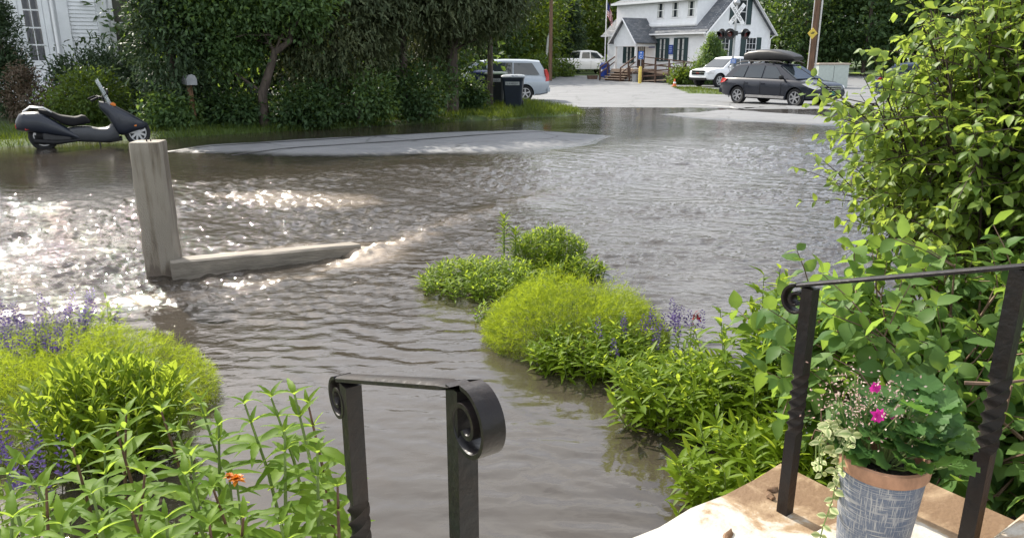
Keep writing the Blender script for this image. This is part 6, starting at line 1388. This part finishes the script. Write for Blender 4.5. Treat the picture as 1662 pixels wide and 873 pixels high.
# ------------------------------------------------------------------ potted plants
PZ = POT.z + .25 * .26
gt = thing('geranium', 'ruffled green geranium filling the crosshatched pot', 'plant', (POT.x, POT.y, PZ + .22))
n_r = 18; V = [(0.0, 0, 0)]
for k in range(n_r + 1):
    a = -2.75 + 5.5 * k / n_r; r_k = .5 * (1 + (.10 if k % 3 else -.08)); V.append((.42 + r_k * math.cos(a) * .95, r_k * math.sin(a), .10 + .05 * (1 if k % 2 else -1)))
V.append((.40, 0, .0)); V = np.array(V, float); ctr = len(V) - 1
F = np.array([(ctr, k, k + 1) for k in range(1, n_r + 1)] + [(0, 1, ctr), (0, ctr, n_r + 1)]); T_GER = (V, F)
P, D, U, S, VV = [], [], [], [], []; mb = MB()
for i in range(110):
    a = random.random() * 6.28; rr = math.sqrt(random.random()); z = .16 * (1 - rr ** 2) * random.uniform(.35, 1) + .02; x, y = .125 * rr * math.cos(a) + .05, .11 * rr * math.sin(a) + .03
    P.append((POT.x + x, POT.y + y, PZ + .235 + z)); D.append((math.cos(a) * .8 + random.uniform(-.3, .3), math.sin(a) * .8 + random.uniform(-.3, .3), .15)); U.append((math.cos(a) * .5, math.sin(a) * .5 - .35, .8)); S.append(random.uniform(.042, .066)); VV.append(random.random())
    if i % 3 == 0: mb.tube([(x * .2, y * .2, 0), (x * .7, y * .7, z * .6), (x, y, z + .012)], .0022, 4)
tag(mb.build('stalks', STEM_G, gt), kind='stuff'); emit(gt, T_GER, np.array(P), np.array(D), np.array(U), np.array(S), np.array(VV), G_GERA, 110)
fl = thing('flower_spray', 'airy spray of tiny pink and white flowers in the pot', 'flower', (POT.x - .05, POT.y + .03, PZ + .22))
pk = leaf_mat('pale_pink_floret', (.38, .20, .18), (.62, .52, .44), (.6, .4, .35), tw=.3); n_ = 520; P = RNG.normal(size=(n_, 3)) * np.array([.052, .05, .035]) + np.array([POT.x - .045, POT.y + .035, PZ + .365])
emit(fl, T_DIAM, P, rnd_dirs(n_), rnd_dirs(n_), np.full(n_, .0085), RNG.random(n_), pk, 0, 'floret', 'florets'); fl.children[0]['kind'] = 'stuff'
mb = MB()
for i in range(26): q = P[i * 9] - np.array(fl.location); mb.tube([(0, 0, 0), (q[0] * .6, q[1] * .6, q[2] * .6), tuple(q)], .0013, 4)
tag(mb.build('stalks', STEM_G, fl), kind='stuff')
mag = leaf_mat('magenta_petal', (.42, .01, .20), (.62, .03, .34), (.6, .03, .35), tw=.3)
for k, (dx, dy, dz, s_) in enumerate(((-.045, -.03, .385, .018), (-.045, .0, .44, .014), (.0, -.01, .375, .011))):
    c_ = Vector((POT.x, POT.y, PZ)) + Vector((dx, dy, dz - .02)); t = thing('petunia', ('magenta blossom in front of the pale flower spray', 'magenta blossom topping the pale flower spray', 'small magenta blossom nearest the geranium leaves')[k], 'flower', c_)
    th = np.arange(10) * .628; P = np.tile(np.array(c_), (10, 1)); D = np.stack([np.cos(th), -.5 + .2 * np.cos(th * 3), np.sin(th)], -1); emit(t, T_BROAD, P, D, np.tile(np.array([0, -1, .3]), (10, 1)), np.full(10, s_), RNG.random(10), mag, 10, 'petal')
    MB().tube([(0, .01, 0), (0, .02, -.12)], .0015, 4).build('stalk', STEM_G, t)
vin = thing('vinca_vine', 'variegated cream edged vine trailing over the side of the pot', 'vine', (POT.x - .11, POT.y, PZ + .22))
VARI = leaf_mat('cream_edged_leaf', (.10, .19, .045), (.60, .60, .34), (.45, .5, .15), tw=.3); tv = np.array([.15] + [1, .1, 1] * 5 + [.8])
P, D, U, S, VV = [], [], [], [], []; mb = MB()
for s_ in range(7):
    st = Vector((POT.x, POT.y, PZ)) + Vector((-.075 - .01 * s_ % .03, random.uniform(-.05, .06), .24)); ln = (.30, .12, .09, .07, .10, .06, .05)[s_]; n_ = max(5, int(ln / .02)); dx = random.uniform(-.06, -.02); up = .0 if s_ == 0 else .09; pts = []
    for k in range(n_ + 1):
        q = k / n_; p = st + Vector((dx * math.sin(min(q * 2, 1.57)) - .008 * math.sin(q * 9), -.02 * q, (up * math.sin(q * 3) if up else .02 * math.sin(q * 3) ) - ln * q ** 1.3 * (.5 if up else 1))); pts.append(p)
        for sg in (-1, 1):
            an = math.pi * .5 * (k % 2) + (0 if sg > 0 else math.pi) + random.uniform(-.4, .4); P.append(p); D.append((math.cos(an), math.sin(an), random.uniform(-.3, .3))); U.append((-.4, -.7, .6)); S.append(random.uniform(.024, .036) * (1 - .4 * q)); VV.append(.5)
    mb.tube([p - Vector(vin.location) for p in pts], .0016, 4)
tag(mb.build('stems', STEM_G, vin), kind='stuff'); T_VIN = leaf_tmpl([.2, .3, .32, .27, .17], .15, .15); emit(vin, T_VIN, np.array(P, float), np.array(D), np.array(U), np.array(S), np.array(VV), VARI, 300, tvar=tv)
